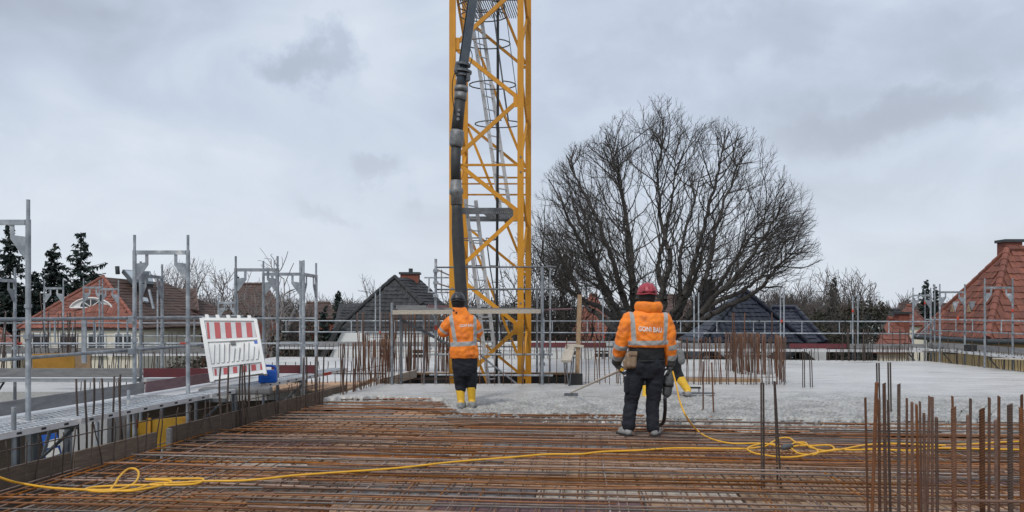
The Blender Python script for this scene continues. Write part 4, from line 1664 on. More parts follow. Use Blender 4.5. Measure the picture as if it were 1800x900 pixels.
def hand(bm, wrist, dirv, side, palm_n, curl=.5, s=1.0):
    # palm, four fingers of unequal length bent towards palm_n, and a thumb from the side of the palm
    w = V(wrist)
    d = V(dirv).normalized()
    n = V(palm_n)
    n = (n - d * n.dot(d)).normalized()
    t = V(side)
    t = (t - d * t.dot(d) - n * t.dot(n)).normalized()
    kn = w + d * .085 * s
    for k in range(4):
        o = (1.5 - k) * .021 * s
        capsule(bm, w + t * o * .7, kn + t * o, .019 * s, .015 * s, 10)
        p = kn + t * o
        a = curl * .5
        for L_, r0, r1 in ((.040, .0115, .0105), (.027, .0105, .0095), (.020, .0095, .008)):
            f = (1.0, 1.08, 1.0, .82)[k]
            e = p + (d * math.cos(a) + n * math.sin(a)) * L_ * f * s
            capsule(bm, p, e, r0 * s, r1 * s, 8)
            p = e
            a += curl
    p = w + d * .025 * s + t * .030 * s
    for L_, aa, r0, r1 in ((.040, .75, .015, .0125), (.030, .45, .0125, .0105), (.024, .2, .0105, .009)):
        e = p + (d * math.cos(aa) * .8 + t * math.sin(aa) + n * (.25 + curl * .35)).normalized() * L_ * s
        capsule(bm, p, e, r0 * s, r1 * s, 8)
        p = e


def m_jacket(name, dark_low):
    m = bpy.data.materials.new(name)
    m.use_nodes = True
    nt = m.node_tree
    b = nt.nodes['Principled BSDF']
    N = nt.nodes.new
    L = nt.links.new
    tc = N('ShaderNodeTexCoord')
    n = N('ShaderNodeTexNoise')
    n.inputs['Scale'].default_value = 9
    n.inputs['Detail'].default_value = 6
    L(tc.outputs['Object'], n.inputs['Vector'])
    cr_ = N('ShaderNodeValToRGB')
    cr_.color_ramp.elements[0].position = .42
    cr_.color_ramp.elements[0].color = (1.0, .265, .02, 1)
    cr_.color_ramp.elements[1].position = .75
    cr_.color_ramp.elements[1].color = (.58, .14, .025, 1)
    L(n.outputs['Fac'], cr_.inputs[0])
    col = cr_.outputs[0]

    def layer(att, c, col):
        a = N('ShaderNodeAttribute')
        a.attribute_name = att
        gt = N('ShaderNodeMath')
        gt.operation = 'GREATER_THAN'
        L(a.outputs['Fac'], gt.inputs[0])
        gt.inputs[1].default_value = 0.
        mx = N('ShaderNodeMixRGB')
        L(gt.outputs[0], mx.inputs[0])
        L(col, mx.inputs[1])
        mx.inputs[2].default_value = (*c, 1)
        return mx.outputs[0]
    col = layer('lower', (.06, .065, .068), col)
    col = layer('band', (.36, .37, .365), col)
    L(col, b.inputs['Base Color'])
    b.inputs['Roughness'].default_value = .7
    n2 = N('ShaderNodeTexNoise')
    n2.inputs['Scale'].default_value = 26
    n2.inputs['Detail'].default_value = 4
    L(tc.outputs['Object'], n2.inputs['Vector'])
    bp = N('ShaderNodeBump')
    bp.inputs['Strength'].default_value = .35
    bp.inputs['Distance'].default_value = .02
    L(n2.outputs['Fac'], bp.inputs['Height'])
    L(bp.outputs[0], b.inputs['Normal'])
    MATS[name] = m


m_jacket('jacket', True)


def seg_t(p, a, b):
    d = b - a
    return (p - a).dot(d) / d.length_squared, (p - a - d * max(0, min(1, (p - a).dot(d) / d.length_squared))).length


def bands(o, fband, flow):
    me = o.data
    at = me.attributes.new('band', 'FLOAT', 'POINT')
    lo = me.attributes.new('lower', 'FLOAT', 'POINT')
    at.data.foreach_set('value', [fband(v.co) for v in me.vertices])
    lo.data.foreach_set('value', [flow(v.co) for v in me.vertices])


def back_text(txt, jacket, x0, z0, size, rise, parent, label, xs=.72):
    cu = bpy.data.curves.new('t', 'FONT')
    cu.body = txt
    cu.size = size
    cu.align_x = 'CENTER'
    cu.space_character = 1.06
    cu.resolution_u = 3
    cu.offset = size * .030
    t = bpy.data.objects.new('t', cu)
    COL.objects.link(t)
    dg = bpy.context.evaluated_depsgraph_get()
    dg.update()
    me = bpy.data.meshes.new_from_object(t.evaluated_get(dg))
    bpy.data.objects.remove(t)
    bm = bmesh.new()
    bm.from_mesh(me)
    bmesh.ops.triangulate(bm, faces=bm.faces)
    bmesh.ops.subdivide_edges(bm, edges=[e for e in bm.edges if e.calc_length() > size * .2], cuts=2)
    bvh = BVHTree.FromPolygons([v.co for v in jacket.data.vertices], [p.vertices for p in jacket.data.polygons])
    for v in bm.verts:
        x, z = x0 + v.co.x * xs, z0 + v.co.y + rise * v.co.x
        hit = bvh.ray_cast(V((x, -1.0, z)), V((0, 1, 0)))
        v.co = V((x, (hit[0].y if hit[0] else -.15) - .006, z))
    bm.to_mesh(me)
    bm.free()
    me.name = 'lettering'
    me.materials.clear()
    me.materials.append(MATS['letters'])
    o = bpy.data.objects.new('lettering', me)
    COL.objects.link(o)
    o.parent = parent
    o['label'] = label
    return o


def helmet(parent, c, r, m, tilt=0., brim=True):
    bm = bmesh.new()
    ellipsoid(bm, c, (r, r * 1.22, r * 1.02), None, 32)
    cut = c.z - r * .12
    bmesh.ops.bisect_plane(bm, geom=list(bm.verts) + list(bm.edges) + list(bm.faces), plane_co=(c.x, c.y, cut), plane_no=(0, tilt, -1), clear_outer=True)
    me = bpy.data.meshes.new('helmet')
    bmesh.ops.solidify(bm, geom=list(bm.faces), thickness=.008)
    bm.to_mesh(me)
    bm.free()
    me.materials.append(MATS[m])
    o = bpy.data.objects.new('helmet', me)
    COL.objects.link(o)
    smooth(o)
    o.parent = parent
    ORG[o.name] = V((0, 0, 0))
    rim = MB()
    pts = []
    for k in range(33):
        a = 2 * math.pi * k / 32
        dip = -.022 * math.sin(a) if math.sin(a) < 0 else 0
        pts.append(c + V((math.cos(a) * r * 1.01, math.sin(a) * r * 1.23, cut - c.z + .004 - abs(math.sin(2 * a)) * .010)))
    rim.tube(pts, .009, 8, False)
    rim.build('rim', m, o, True)
    rb = MB()
    for s in (-.45, 0, .45):
        pts = []
        for k in range(9):
            a = math.pi * (.12 + .76 * k / 8)
            cc = math.sqrt(max(0, 1 - s * s * .9))
            pts.append(c + V((s * r, -math.cos(a) * r * 1.22 * cc, math.sin(a) * r * 1.02 * cc + .001)))
        rb.tube(pts, .007, 6)
    rb.build('ridge', m, o, True)
    vt = MB()
    for s in (-.5, .5):
        vt.box(c + V((s * r * 1.0, -r * 1.0, r * .12)), (.028, .03, .014), s * 1.1)
    vt.build('vent', 'black', o)
    return o


def head(parent, c, r, neckb, hair='blackcloth'):
    def f(bm):
        ellipsoid(bm, c, (r * .80, r * .95, r * 1.12))
        ellipsoid(bm, c + V((0, r * .30, -r * .45)), (r * .55, r * .62, r * .6))
        capsule(bm, c + V((0, r * .9, -.0)), c + V((0, r * 1.02, -.035)), .012, .018)
        for s in (-1, 1):
            ellipsoid(bm, c + V((s * r * .82, 0, -r * .12)), (.014, .026, .034))
            ellipsoid(bm, c + V((s * .032, r * .86, .01)), (.014, .012, .010))
        ellipsoid(bm, c + V((0, r * .86, -r * .62)), (.026, .014, .010))
        capsule(bm, c + V((0, -.01, -r * .5)), neckb, .058, .066)
    return flesh('head', f, .009, 'skin', parent, 3)


def hood(parent, c, r, neckb, m='blackcloth'):
    def f(bm):
        ellipsoid(bm, c + V((0, -.012, -.01)), (r * .90, r * 1.0, r * 1.15))
        capsule(bm, c + V((0, -.02, -r * .6)), neckb, .075, .095)
    return flesh('balaclava', f, .010, m, parent, 3, wr(.004))


# ---- worker in the middle: orange jacket, red helmet, seen from behind, rake in the left hand, vibrator in the right
def worker_b():
    K = 9.33 / F
    ox = 1126
    t = thing('person', 'worker in orange jacket and red helmet seen from behind holding a long rake', 'person', PZ(ox, 9.33, .02), None, 0.)

    def q(px, py, y=0.):
        return V(((px - ox) * K, y, H - (py - HY) * K - .02))
    lh, rh_ = q(1119, 646), q(1151, 646)
    lk, rk = q(1110, 708, .03), q(1148, 709, .02)
    la, ra = q(1105, 757, -.02), q(1147, 760, -.03)
    ls, rs2 = q(1107, 561, 0), q(1167, 562, 0)
    le, re_ = q(1092, 607, .02), q(1176, 609, .0)
    lw, rw = q(1088, 637, .16), q(1179, 638, .06)
    hc = q(1138, 516, .02)
    nb_ = q(1138, 546, .0)

    def body(bm):
        ring_loft(bm, [(q(1135, 0).x, 0, q(0, 655).z, .15, .10), (q(1135, 0).x, 0, q(0, 625).z, .16, .10), (q(1137, 0).x, 0, q(0, 580).z, .17, .11), (q(1138, 0).x, 0, q(0, 556).z, .14, .09), (q(1138, 0).x, 0, q(0, 548).z, .08, .07)])
        limb(bm, [lh, lk, la], [.085, .06, .045])
        limb(bm, [rh_, rk, ra], [.085, .06, .045])
        limb(bm, [ls, le, lw], [.06, .045, .032])
        limb(bm, [rs2, re_, rw], [.06, .045, .032])
        capsule(bm, nb_, hc, .06, .06)
        for a in (la, ra):
            capsule(bm, a, a + V((0, .14, -.02)), .04, .035)
    flesh('body', body, .014, 'skin', t, 3)
    head(t, hc, .105, nb_)
    hood(t, hc + V((0, -.005, -.01)), .112, nb_)
    helmet(t, hc + V((0, 0, .012)), .118, 'helmet_red', -.12)

    def trousers(bm):
        ring_loft(bm, [(q(1135, 0).x, 0, q(0, 664).z, .17, .125), (q(1135, 0).x, 0, q(0, 650).z, .195, .145), (q(1136, 0).x, 0, q(0, 632).z, .205, .145), (q(1137, 0).x, 0, q(0, 612).z, .200, .135)])
        limb(bm, [lh + V((0, 0, -.02)), q(1114, 680, .0), lk, q(1106, 732, -.01), la + V((-.0, 0, .075))], [.120, .100, .080, .076, .082])
        limb(bm, [rh_ + V((0, 0, -.02)), q(1150, 680, .0), rk, q(1147, 734, -.01), ra + V((0, 0, .075))], [.120, .100, .082, .076, .081])
        ellipsoid(bm, lh + V((.02, -.06, .02)), (.10, .10, .12))
        ellipsoid(bm, rh_ + V((-.02, -.06, .02)), (.10, .10, .12))
    tr = flesh('trousers', trousers, .011, 'navy', t, 3, lambda p, s: wr(.015 if p.z < .48 else .010, 6, 13)(p, s), 3.)
    # thigh pocket and belt
    pk = MB().box(q(1101, 676, -.01), (.05, .14, .20), 0).build('thigh_pocket', 'navy', t, True, .015)
    bl2 = []
    for k in range(25):
        a = 2 * math.pi * k / 24
        bl2.append(V((q(1136, 0).x + .208 * math.cos(a), .148 * math.sin(a), q(0, 634).z + .004 * math.sin(3 * a))))
    MB().tube(bl2, .018, 6, False).build('belt', 'blackcloth', t, True)

    def waist(bm):
        ring_loft(bm, [(q(1137, 0).x, 0, q(0, 632).z, .21, .15), (q(1137, 0).x, 0, q(0, 618).z, .212, .155), (q(1137, 0).x, 0, q(0, 604).z, .215, .155)], 28)
    flesh('jacket_waistband', waist, .011, 'blackcloth', t, 3, wr(.008, 5, 10), 8.)

    def jacket(bm):
        cx = q(1137, 0).x
        ring_loft(bm, [(cx, 0, q(0, 610).z, .225, .165), (cx, -.01, q(0, 602).z, .232, .170), (cx, -.01, q(0, 585).z, .236, .168), (cx, -.005, q(0, 568).z, .238, .160), (cx, .0, q(0, 556).z, .225, .14), (cx, .0, q(0, 549).z, .16, .11), (cx, .0, q(0, 543).z, .12, .10)], 28)
        limb(bm, [ls + V((.0, 0, -.01)), q(1098, 583, .0), le, q(1089, 624, .08), lw], [.098, .090, .082, .074, .060])
        limb(bm, [rs2 + V((0, 0, -.01)), q(1175, 585, .0), re_, q(1179, 625, .03), rw], [.098, .090, .082, .074, .060])
    jk = flesh('jacket', jacket, .0095, 'jacket', t, 3, wr(.014, 6, 11, .5), 1.)

    def fband(p):
        cx = q(1137, 0).x
        tl, dl = seg_t(p, le, lw)
        tr_, dr = seg_t(p, re_, rw)
        arm = p.x < cx - .235 or p.x > cx + .245
        best = -1.
        if arm:
            for tt, L_ in ((tl if p.x < cx else tr_, (lw - le).length if p.x < cx else (rw - re_).length),):
                for c0, hw in ((-.02, .030), (.62, .034)):
                    best = max(best, hw - abs((tt - c0) * L_))
        else:
            zb = q(0, 602).z + .02 * (p.x - cx)
            best = max(best, .027 - abs(p.z - zb))
            if p.z > zb:
                sl = .06 * (p.z - zb)
                best = max(best, .025 - abs(abs(p.x - cx - .012) - .185 - sl))
        return best

    def flow(p):
        cx = q(1137, 0).x
        if p.x < cx - .235:
            return (seg_t(p, le, lw)[0] - .74) * .2
        if p.x > cx + .245:
            return (seg_t(p, re_, rw)[0] - .78) * .2
        return -1.
    bands(jk, fband, flow)

    def collar(bm):
        cx = q(1140, 0).x
        ring_loft(bm, [(cx, .0, q(0, 549).z, .150, .120), (cx, -.0, q(0, 543).z, .168, .135), (cx, -.005, q(0, 536).z, .166, .132), (cx, -.0, q(0, 531).z, .150, .118)], 28)
    cl = flesh('hood_collar', collar, .010, 'jacket', t, 3, wr(.010, 5, 9, .6), 5.)
    bands(cl, lambda p: -1., lambda p: -1.)
    back_text('GONI BAU', jk, q(1139, 0).x, q(0, 581).z - .010, .080, -.05, t, 'white printed company lettering across the jacket back')
    # hands in gloves
    ld = (q(1095, 652, .20) - lw)

    def lhand(bm):
        hand(bm, lw + V((.01, .01, -.035)), V((.35, .25, -.8)), V((0, 1, .1)), V((1, .1, .1)), .75, 1.15)
        capsule(bm, lw + V((0, 0, .03)), lw + V((.01, .01, -.05)), .055, .042)
    flesh('glove', lhand, .006, 'glove', t, 2)

    def rhand(bm):
        hand(bm, rw + V((0, .0, -.035)), V((-.05, .1, -1)), V((0, 1, 0)), V((-1, 0, 0)), .75, 1.15)
        capsule(bm, rw + V((0, 0, .03)), rw + V((0, 0, -.05)), .058, .042)
    flesh('glove', rhand, .006, 'glove', t, 2)
    for a, s in ((la, -1), (ra, 1)):
        def shoe(bm, a=a, s=s):
            f = V((s * .012, 0, 0))
            heel = V((a.x + s * .01, a.y - .035, .045))
            capsule(bm, heel, heel + V((s * .075, .14, -.008)), .042, .038)
            capsule(bm, heel + V((0, .02, .0)), heel + V((s * .06, .11, .02)), .042, .036)
            capsule(bm, heel, V((a.x, a.y, .12)), .045, .055)
        flesh('shoe', shoe, .009, 'conc_boot', t, 2, wr(.003))
        sl = MB()
        heel = V((a.x + s * .01, a.y - .035, .012))
        sl.beam(heel + V((-s * .02, -.045, 0)), heel + V((s * .095, .19, 0)), .085, .022)
        sl.build('sole', 'black', t, True, .006)
    # pouch on the belt at left

    def pouch(bm):
        c = q(1107, 632, -.115)
        capsule(bm, c + V((-.025, 0, .05)), c + V((-.02, -.01, -.06)), .045, .042)
        capsule(bm, c + V((.025, 0, .05)), c + V((.02, -.01, -.06)), .045, .042)
        capsule(bm, c + V((-.06, .05, -.02)), c + V((-.055, .05, -.09)), .035, .032)
    flesh('tool_pouch', pouch, .009, 'leather', t, 2, wr(.004))
    MB().box(q(1109, 620, -.165), (.10, .012, .05), 0).build('pouch_flap', 'leather', t, True, .004)
    # rake, held
    off = V((PZ(ox, 9.33, .02)))
    gpos = off + lw + V((.045, .06, -.115))
    rk_ = thing('rake', 'long pale wooden rake pole with yellow grip reaching to wet concrete', 'rake', G(1000, 692, .06))
    end = G(1004, 690, .10)
    dirp = (end - gpos).normalized()
    st_ = gpos - dirp * .10
    rod('pole', st_, end, .017, 'timber_pale', rk_)
    rod('grip', st_ - dirp * .02, gpos + dirp * .02, .022, 'cable_yellow', rk_)
    MB().beam(end + V((-.12, 0, -.035)), end + V((.12, .03, -.035)), .035, .05).build('head_bar', 'steel_dark', rk_, False, .006)
    for k in range(6):
        rod('tine', end + V((-.11 + k * .044, .005, -.04)), end + V((-.11 + k * .044, -.02, -.085)), .006, 'steel_dark', rk_, 6)
    # vibrator
    vb = thing('concrete_vibrator', 'grey hand held concrete vibrator motor with black hose and yellow cable', 'vibrator', off + rw + V((0, 0, -.3)))
    hp = off + rw + V((.0, .02, -.125))
    b = MB()
    b.tube([hp + V((.0, -.03, .02)), hp + V((-.005, -.03, -.02)), hp + V((-.01, -.03, -.05)), hp + V((-.02, -.03, -.13)), hp + V((-.025, -.03, -.16)), hp + V((-.04, -.03, -.26)), hp + V((-.05, -.03, -.30))], [.03, .05, .062, .066, .060, .056, .025], 14)
    b.build('motor', 'glove', vb, True)
    MB().tube([hp + V((-.019, -.03, -.125)), hp + V((-.023, -.03, -.165))], .068, 14).build('vent_band', 'black', vb, True)
    MB().tube(spline([hp + V((-.045, -.09, -.02)), hp + V((-.01, -.06, .045)), hp + V((.0, .0, .02)), hp + V((.0, .05, .03)), hp + V((-.01, .06, -.07))], 5), .014, 8).build('handle', 'black', vb, True)
    MB().tube(spline([hp + V((-.05, -.03, -.29)), P(1169, 700, 9.3), P(1169, 722, 9.35), P(1166, 742, 9.5), P(1158, 747, 9.7), G(1150, 748, .03)], 6), .022, 10).build('shaft_hose', 'cable_black', vb, True)
    cab = [hp + V((.03, -.05, .02)), P(1189, 678, 9.2), P(1195, 705, 9.1), P(1207, 733, 8.95)] + lie([(1226, 757), (1250, 771), (1285, 779), (1330, 779), (1362, 781)])
    MB().tube(spline(cab, 7), .0105, 8).build('cable', 'cable_yellow', vb, True)
    return t


worker_b()


# ---- worker at left holding the hose
def worker_a():
    D = 11.85
    K = D / F
    ox = 818
    zb = .045
    t = thing('person', 'worker in orange jacket and yellow boots guiding the pump hose', 'person', PZ(ox, D, zb), None, 0.)

    def q(px, py, y=0.):
        return V(((px - ox) * K, y, H - (py - HY) * K - zb))
    lh, rh_ = q(809, 642), q(826, 642)
    lk, rk = q(808.5, 676, .03), q(828, 675, .04)
    la, ra = q(810.5, 709, -.02), q(829, 705, .06)
    ls, rs2 = q(795, 562), q(829, 562)
    le, re_ = q(779, 583, .05), q(839, 584, .05)
    lw, rw = q(797, 577, .30), q(822, 578, .34)
    hc = q(805, 527, .03)
    nb_ = q(807, 550, 0)
    cx = q(814, 0).x

    def body(bm):
        ring_loft(bm, [(q(817, 0).x, 0, q(0, 650).z, .13, .10), (cx, 0, q(0, 610).z, .15, .10), (cx, 0, q(0, 575).z, .17, .11), (cx, 0, q(0, 557).z, .13, .09), (q(808, 0).x, 0, q(0, 549).z, .08, .07)])
        limb(bm, [lh, lk, la], [.085, .06, .045])
        limb(bm, [rh_, rk, ra], [.085, .06, .045])
        limb(bm, [ls, le, lw], [.06, .045, .03])
        limb(bm, [rs2, re_, rw], [.06, .045, .03])
        capsule(bm, nb_, hc, .06, .06)
        for a in (la, ra):
            capsule(bm, a, a + V((0, .1, -.02)), .04, .035)
    flesh('body', body, .014, 'skin', t, 3)
    head(t, hc, .105, nb_)
    hood(t, hc + V((0, 0, -.02)), .116, nb_ + V((-.01, -.01, -.0)))
    helmet(t, hc + V((.0, 0, .008)), .113, 'helmet_dark', -.12)

    def trousers(bm):
        ring_loft(bm, [(q(817, 0).x, 0, q(0, 660).z, .16, .13), (q(817, 0).x, 0, q(0, 645).z, .195, .15), (q(816, 0).x, 0, q(0, 615).z, .195, .14)])
        limb(bm, [lh, q(808, 660, .0), lk, q(809.5, 684, .02)], [.112, .098, .088, .078])
        limb(bm, [rh_, q(828, 660, .01), rk, q(828.5, 680, .05)], [.112, .098, .086, .076])
    flesh('trousers', trousers, .012, 'navy', t, 3, wr(.013, 6, 12), 4.)

    def jacket(bm):
        ring_loft(bm, [(q(816, 0).x, 0, q(0, 629).z, .215, .16), (q(816, 0).x, -.005, q(0, 622).z, .222, .168), (cx + .005, -.005, q(0, 600).z, .20, .158), (cx, -.005, q(0, 578).z, .21, .15), (cx - .01, 0, q(0, 564).z, .20, .135), (cx - .03, .0, q(0, 555).z, .15, .11), (cx - .045, .0, q(0, 545).z, .105, .10), (cx - .06, .0, q(0, 541).z, .10, .095)], 28)
        limb(bm, [ls + V((.02, 0, -.02)), q(786, 573, .02), le, q(786, 581, .18), lw], [.10, .095, .088, .078, .06])
        limb(bm, [rs2 + V((-.02, 0, -.02)), q(835, 573, .02), re_, q(833, 581, .2), rw], [.10, .092, .085, .075, .06])
    jk = flesh('jacket', jacket, .0105, 'jacket', t, 3, wr(.015, 6, 10, .4), 12.)

    def fband(p):
        best = -1.
        if p.x < cx - .205 and p.z < q(0, 566).z:
            return .032 - abs((seg_t(p, q(788, 570, .0), le)[0] - .75) * .22)
        if p.x > cx + .215 and p.z < q(0, 560).z:
            return .032 - abs((seg_t(p, q(835, 570, .0), re_)[0] - .75) * .22)
        zb_ = q(0, 604).z + .06 * (p.x - cx)
        best = max(best, .034 - abs(p.z - zb_))
        if p.z > zb_:
            sl = .18 * (p.z - zb_)
            best = max(best, .030 - abs(p.x - cx + .105 + sl), .030 - abs(p.x - cx - .175 - .02))
        return best
    bands(jk, fband, lambda p: -1.)
    back_text('GONI BAU', jk, q(821, 0).x, q(0, 574).z, .058, .03, t, 'white printed company lettering on the jacket back')

    def lh2(bm):
        hand(bm, lw, V((.6, .7, .0)), V((0, 0, 1)), V((.5, -.6, 0)), .8, 1.15)
    flesh('glove', lh2, .007, 'glove', t, 2)

    def rh2(bm):
        hand(bm, rw, V((-.6, .6, .0)), V((0, 0, 1)), V((-.5, -.6, 0)), .8, 1.15)
    flesh('glove', rh2, .007, 'glove', t, 2)
    for a, k in ((la, lk), (ra, rk)):
        def boot(bm, a=a, k=k):
            capsule(bm, V((a.x, a.y, .10)), k.lerp(a, .22) + V((0, -.005, 0)), .054, .070)
            capsule(bm, V((a.x, a.y - .02, .07)), V((a.x, a.y + .14, .045)), .055, .045)
        flesh('boot', boot, .010, 'boot_yellow', t, 2, wr(.004))

        def crust(bm, a=a):
            capsule(bm, V((a.x, a.y - .03, .035)), V((a.x + .01, a.y + .15, .03)), .066, .058)
        flesh('wet_crust', crust, .010, 'conc_boot', t, 1, wr(.010, 16, 16), 3.)
    return t


worker_a()


# ---- third worker, bent over behind the middle one
def worker_c():
    D = 13.4
    K = D / F
    ox = 1168
    zb = .045
    t = thing('person', 'stooping worker in yellow boots mostly hidden behind the red helmeted worker', 'person', PZ(ox, D, zb), None, 0.)

    def q(px, py, y=0.):
        return V(((px - ox) * K, y, H - (py - HY) * K - zb))
    hp = q(1166, 628, 0)
    lh, rh_ = q(1155, 630, 0), q(1180, 632, -.05)
    lk, rk = q(1142, 662, .12), q(1189, 656, .0)
    la, ra = q(1136, 696, .05), q(1206, 686, -.12)
    ch = q(1150, 612, .50)
    ls, rs2 = q(1137, 612, .52), q(1163, 612, .52)
    hc = q(1149, 612, .80)

    def body(bm):
        limb(bm, [hp, hp.lerp(ch, .5), ch, ch + V((0, .14, .02)), hc], [.13, .12, .13, .06, .07])
        limb(bm, [lh, lk, la], [.085, .06, .045])
        limb(bm, [rh_, rk, ra], [.085, .06, .045])
        limb(bm, [ls, ls + V((-.06, .10, -.26)), ls + V((-.02, .24, -.46))], [.06, .045, .03])
        limb(bm, [rs2, rs2 + V((.06, .10, -.26)), rs2 + V((.0, .24, -.46))], [.06, .045, .03])
    flesh('body', body, .014, 'skin', t, 3)
    head(t, hc, .10, ch + V((0, .12, 0)))
    helmet(t, hc + V((0, .02, .03)), .115, 'plastic_white', 0)

    def jk(bm):
        limb(bm, [hp + V((0, .06, .05)), hp.lerp(ch, .5) + V((0, 0, .03)), ch], [.17, .175, .17])
        limb(bm, [ls, ls + V((-.06, .10, -.26)), ls + V((-.02, .24, -.44))], [.09, .075, .055])
        limb(bm, [rs2, rs2 + V((.06, .10, -.26)), rs2 + V((.0, .24, -.44))], [.09, .075, .055])
    j = flesh('jacket', jk, .013, 'jacket', t, 3, wr(.010, 6, 10), 2.)
    bands(j, lambda p: -1., lambda p: -1.)
    for s in (ls + V((-.02, .24, -.46)), rs2 + V((.0, .24, -.46))):
        def g(bm, s=s):
            hand(bm, s, V((0, .2, -1)), V((0, 1, 0)), V((1, 0, 0)), .7, 1.1)
        flesh('glove', g, .008, 'glove', t, 2)

    def tr(bm):
        limb(bm, [hp, hp + V((0, .06, .05))], [.17, .17])
        limb(bm, [lh, lk, lk.lerp(la, .35)], [.13, .10, .095])
        limb(bm, [rh_, rk, rk.lerp(ra, .18)], [.13, .10, .095])
    flesh('trousers', tr, .012, 'blackcloth', t, 3, wr(.010, 6, 10), 7.)
    for a, k, w in ((la, lk, .3), (ra, rk, .1)):
        def boot(bm, a=a, k=k, w=w):
            capsule(bm, a + V((0, 0, .02)), k.lerp(a, w), .060, .088)
            capsule(bm, a + V((0, -.02, -.02)), a + V((.02, .14, -.035)), .055, .046)
        flesh('boot', boot, .010, 'boot_yellow', t, 2, wr(.004))

        def crust(bm, a=a):
            capsule(bm, a + V((0, -.03, -.045)), a + V((.03, .15, -.05)), .06, .052)
        flesh('wet_crust', crust, .010, 'conc_boot', t, 1, wr(.008, 16, 16), 3.)

    def pouch(bm):
        c = q(1193, 625, -.12)
        capsule(bm, c + V((0, 0, .06)), c + V((.02, 0, -.08)), .06, .07)
    flesh('tool_pouch', pouch, .010, 'bag', t, 2, wr(.005))
    return t


worker_c()


# ------------------------------------------------------------------ houses
def tile_proto(w, h, m, lift=.03, wave=.025):
    n = 6
    vs = []
    for row, z0 in ((0, lift), (1, .004)):
        for i in range(n + 1):
            s = i / n
            vs.append(((s - .5) * w, row * h * 1.08, z0 + wave * (math.sin(s * 2 * math.pi - .6) * .5 + .5)))
    for i in range(n + 1):
        s = i / n
        vs.append(((s - .5) * w, .002, -.01))
    k = n + 1
    fs = [(i, i + 1, k + i + 1, k + i) for i in range(n)] + [(2 * k + i, 2 * k + i + 1, i + 1, i) for i in range(n)]
    return vs, fs


def inpoly(x, y, poly):
    c = False
    n = len(poly)
    for i in range(n):
        x1, y1 = poly[i]
        x2, y2 = poly[(i + 1) % n]
        if (y1 > y) != (y2 > y) and x < (x2 - x1) * (y - y1) / (y2 - y1) + x1:
            c = not c
    return c


PROTO = {}


def tiled(house, poly, m, w=.30, h=.34, single=0, base='tile_dark', bump_fn=None, thick=.08, jit=.02):
    """a roof plane (first edge = eave) with tiles laid in courses; returns the roof part"""
    poly = [V(p) for p in poly]
    u = (poly[1] - poly[0]).normalized()
    n = u.cross(poly[-1] - poly[0]).normalized()
    if n.z < 0:
        n = -n
    v = n.cross(u).normalized()
    if v.z < 0:
        v = -v
    o = poly[0]
    p2 = [((p - o).dot(u), (p - o).dot(v)) for p in poly]
    roof = MB().prism([p - n * thick for p in poly], n * (thick - .01)).build('roof', m, house)
    vs, fs = tile_proto(w, h, m)
    key = (w, h, m)
    if key not in PROTO:
        me = bpy.data.meshes.new('roof_tile')
        me.from_pydata(vs, [], fs)
        me.materials.append(MATS[m])
        PROTO[key] = me
    umin, umax = min(p[0] for p in p2), max(p[0] for p in p2)
    vmax = max(p[1] for p in p2)
    cells = []
    j = 0
    while j * h < vmax:
        i = 0
        while umin + i * w < umax:
            cu, cv = umin + (i + .5) * w, (j + .45) * h
            if all(inpoly(cu + du, cv + dv, p2) for du, dv in ((-.46 * w, -.4 * h), (.46 * w, -.4 * h), (-.46 * w, .62 * h), (.46 * w, .62 * h))):
                cells.append((cu, j * h))
            i += 1
        j += 1
    R3 = Matrix((u, v, n)).transposed()
    flip = R3.determinant() < 0
    def pos(c):
        return o + u * c[0] + v * c[1] + (n * bump_fn(c[0], c[1]) if bump_fn else V((0, 0, 0)))
    cells.sort(key=lambda c: (pos(c) - V((0, 0, H))).length)
    rest = MB()
    for k, c in enumerate(cells):
        p = pos(c) + n * gauss(0, .004)
        Mr = R3
        if bump_fn:
            bu = (bump_fn(c[0] + .1, c[1]) - bump_fn(c[0] - .1, c[1])) / .2
            bv = (bump_fn(c[0], c[1] + .1) - bump_fn(c[0], c[1] - .1)) / .2
            u2, v2 = (u + n * bu).normalized(), (v + n * bv).normalized()
            Mr = Matrix((u2, v2, u2.cross(v2).normalized() * (-1 if flip else 1))).transposed()
        Mr = Mr @ Matrix.Rotation(gauss(0, jit), 3, 'X')
        if k < single:
            place('roof_tile', PROTO[key], Matrix.Translation(p) @ Mr.to_4x4(), roof)
        else:
            rest.add([p + Mr @ V(x) for x in vs], fs)
    if rest.v:
        o0 = org(house)
        me = bpy.data.meshes.new('tile_courses')
        me.from_pydata([(x - o0.x, y - o0.y, z - o0.z) for x, y, z in rest.v], [], rest.f)
        me.materials.append(MATS[m])
        ob = bpy.data.objects.new('tile_courses', me)
        COL.objects.link(ob)
        ob.parent = roof
        ob['kind'] = 'stuff'
    return roof


def ridge_tiles(house, a, b, m, r=.11, L_=.38, name='ridge_tile'):
    a, b = V(a), V(b)
    k = max(1, int((b - a).length / L_))
    up = V((0, 0, .02))
    o = MB()
    for i in range(k):
        p, q_ = a.lerp(b, i / k), a.lerp(b, (i + 1.06) / k)
        o.tube([p + up * 1.5, q_ + up], [r * 1.06, r * .92], 8)
    ob = o.build('ridge_tiles', m, house)
    ob['kind'] = 'stuff'
    return ob


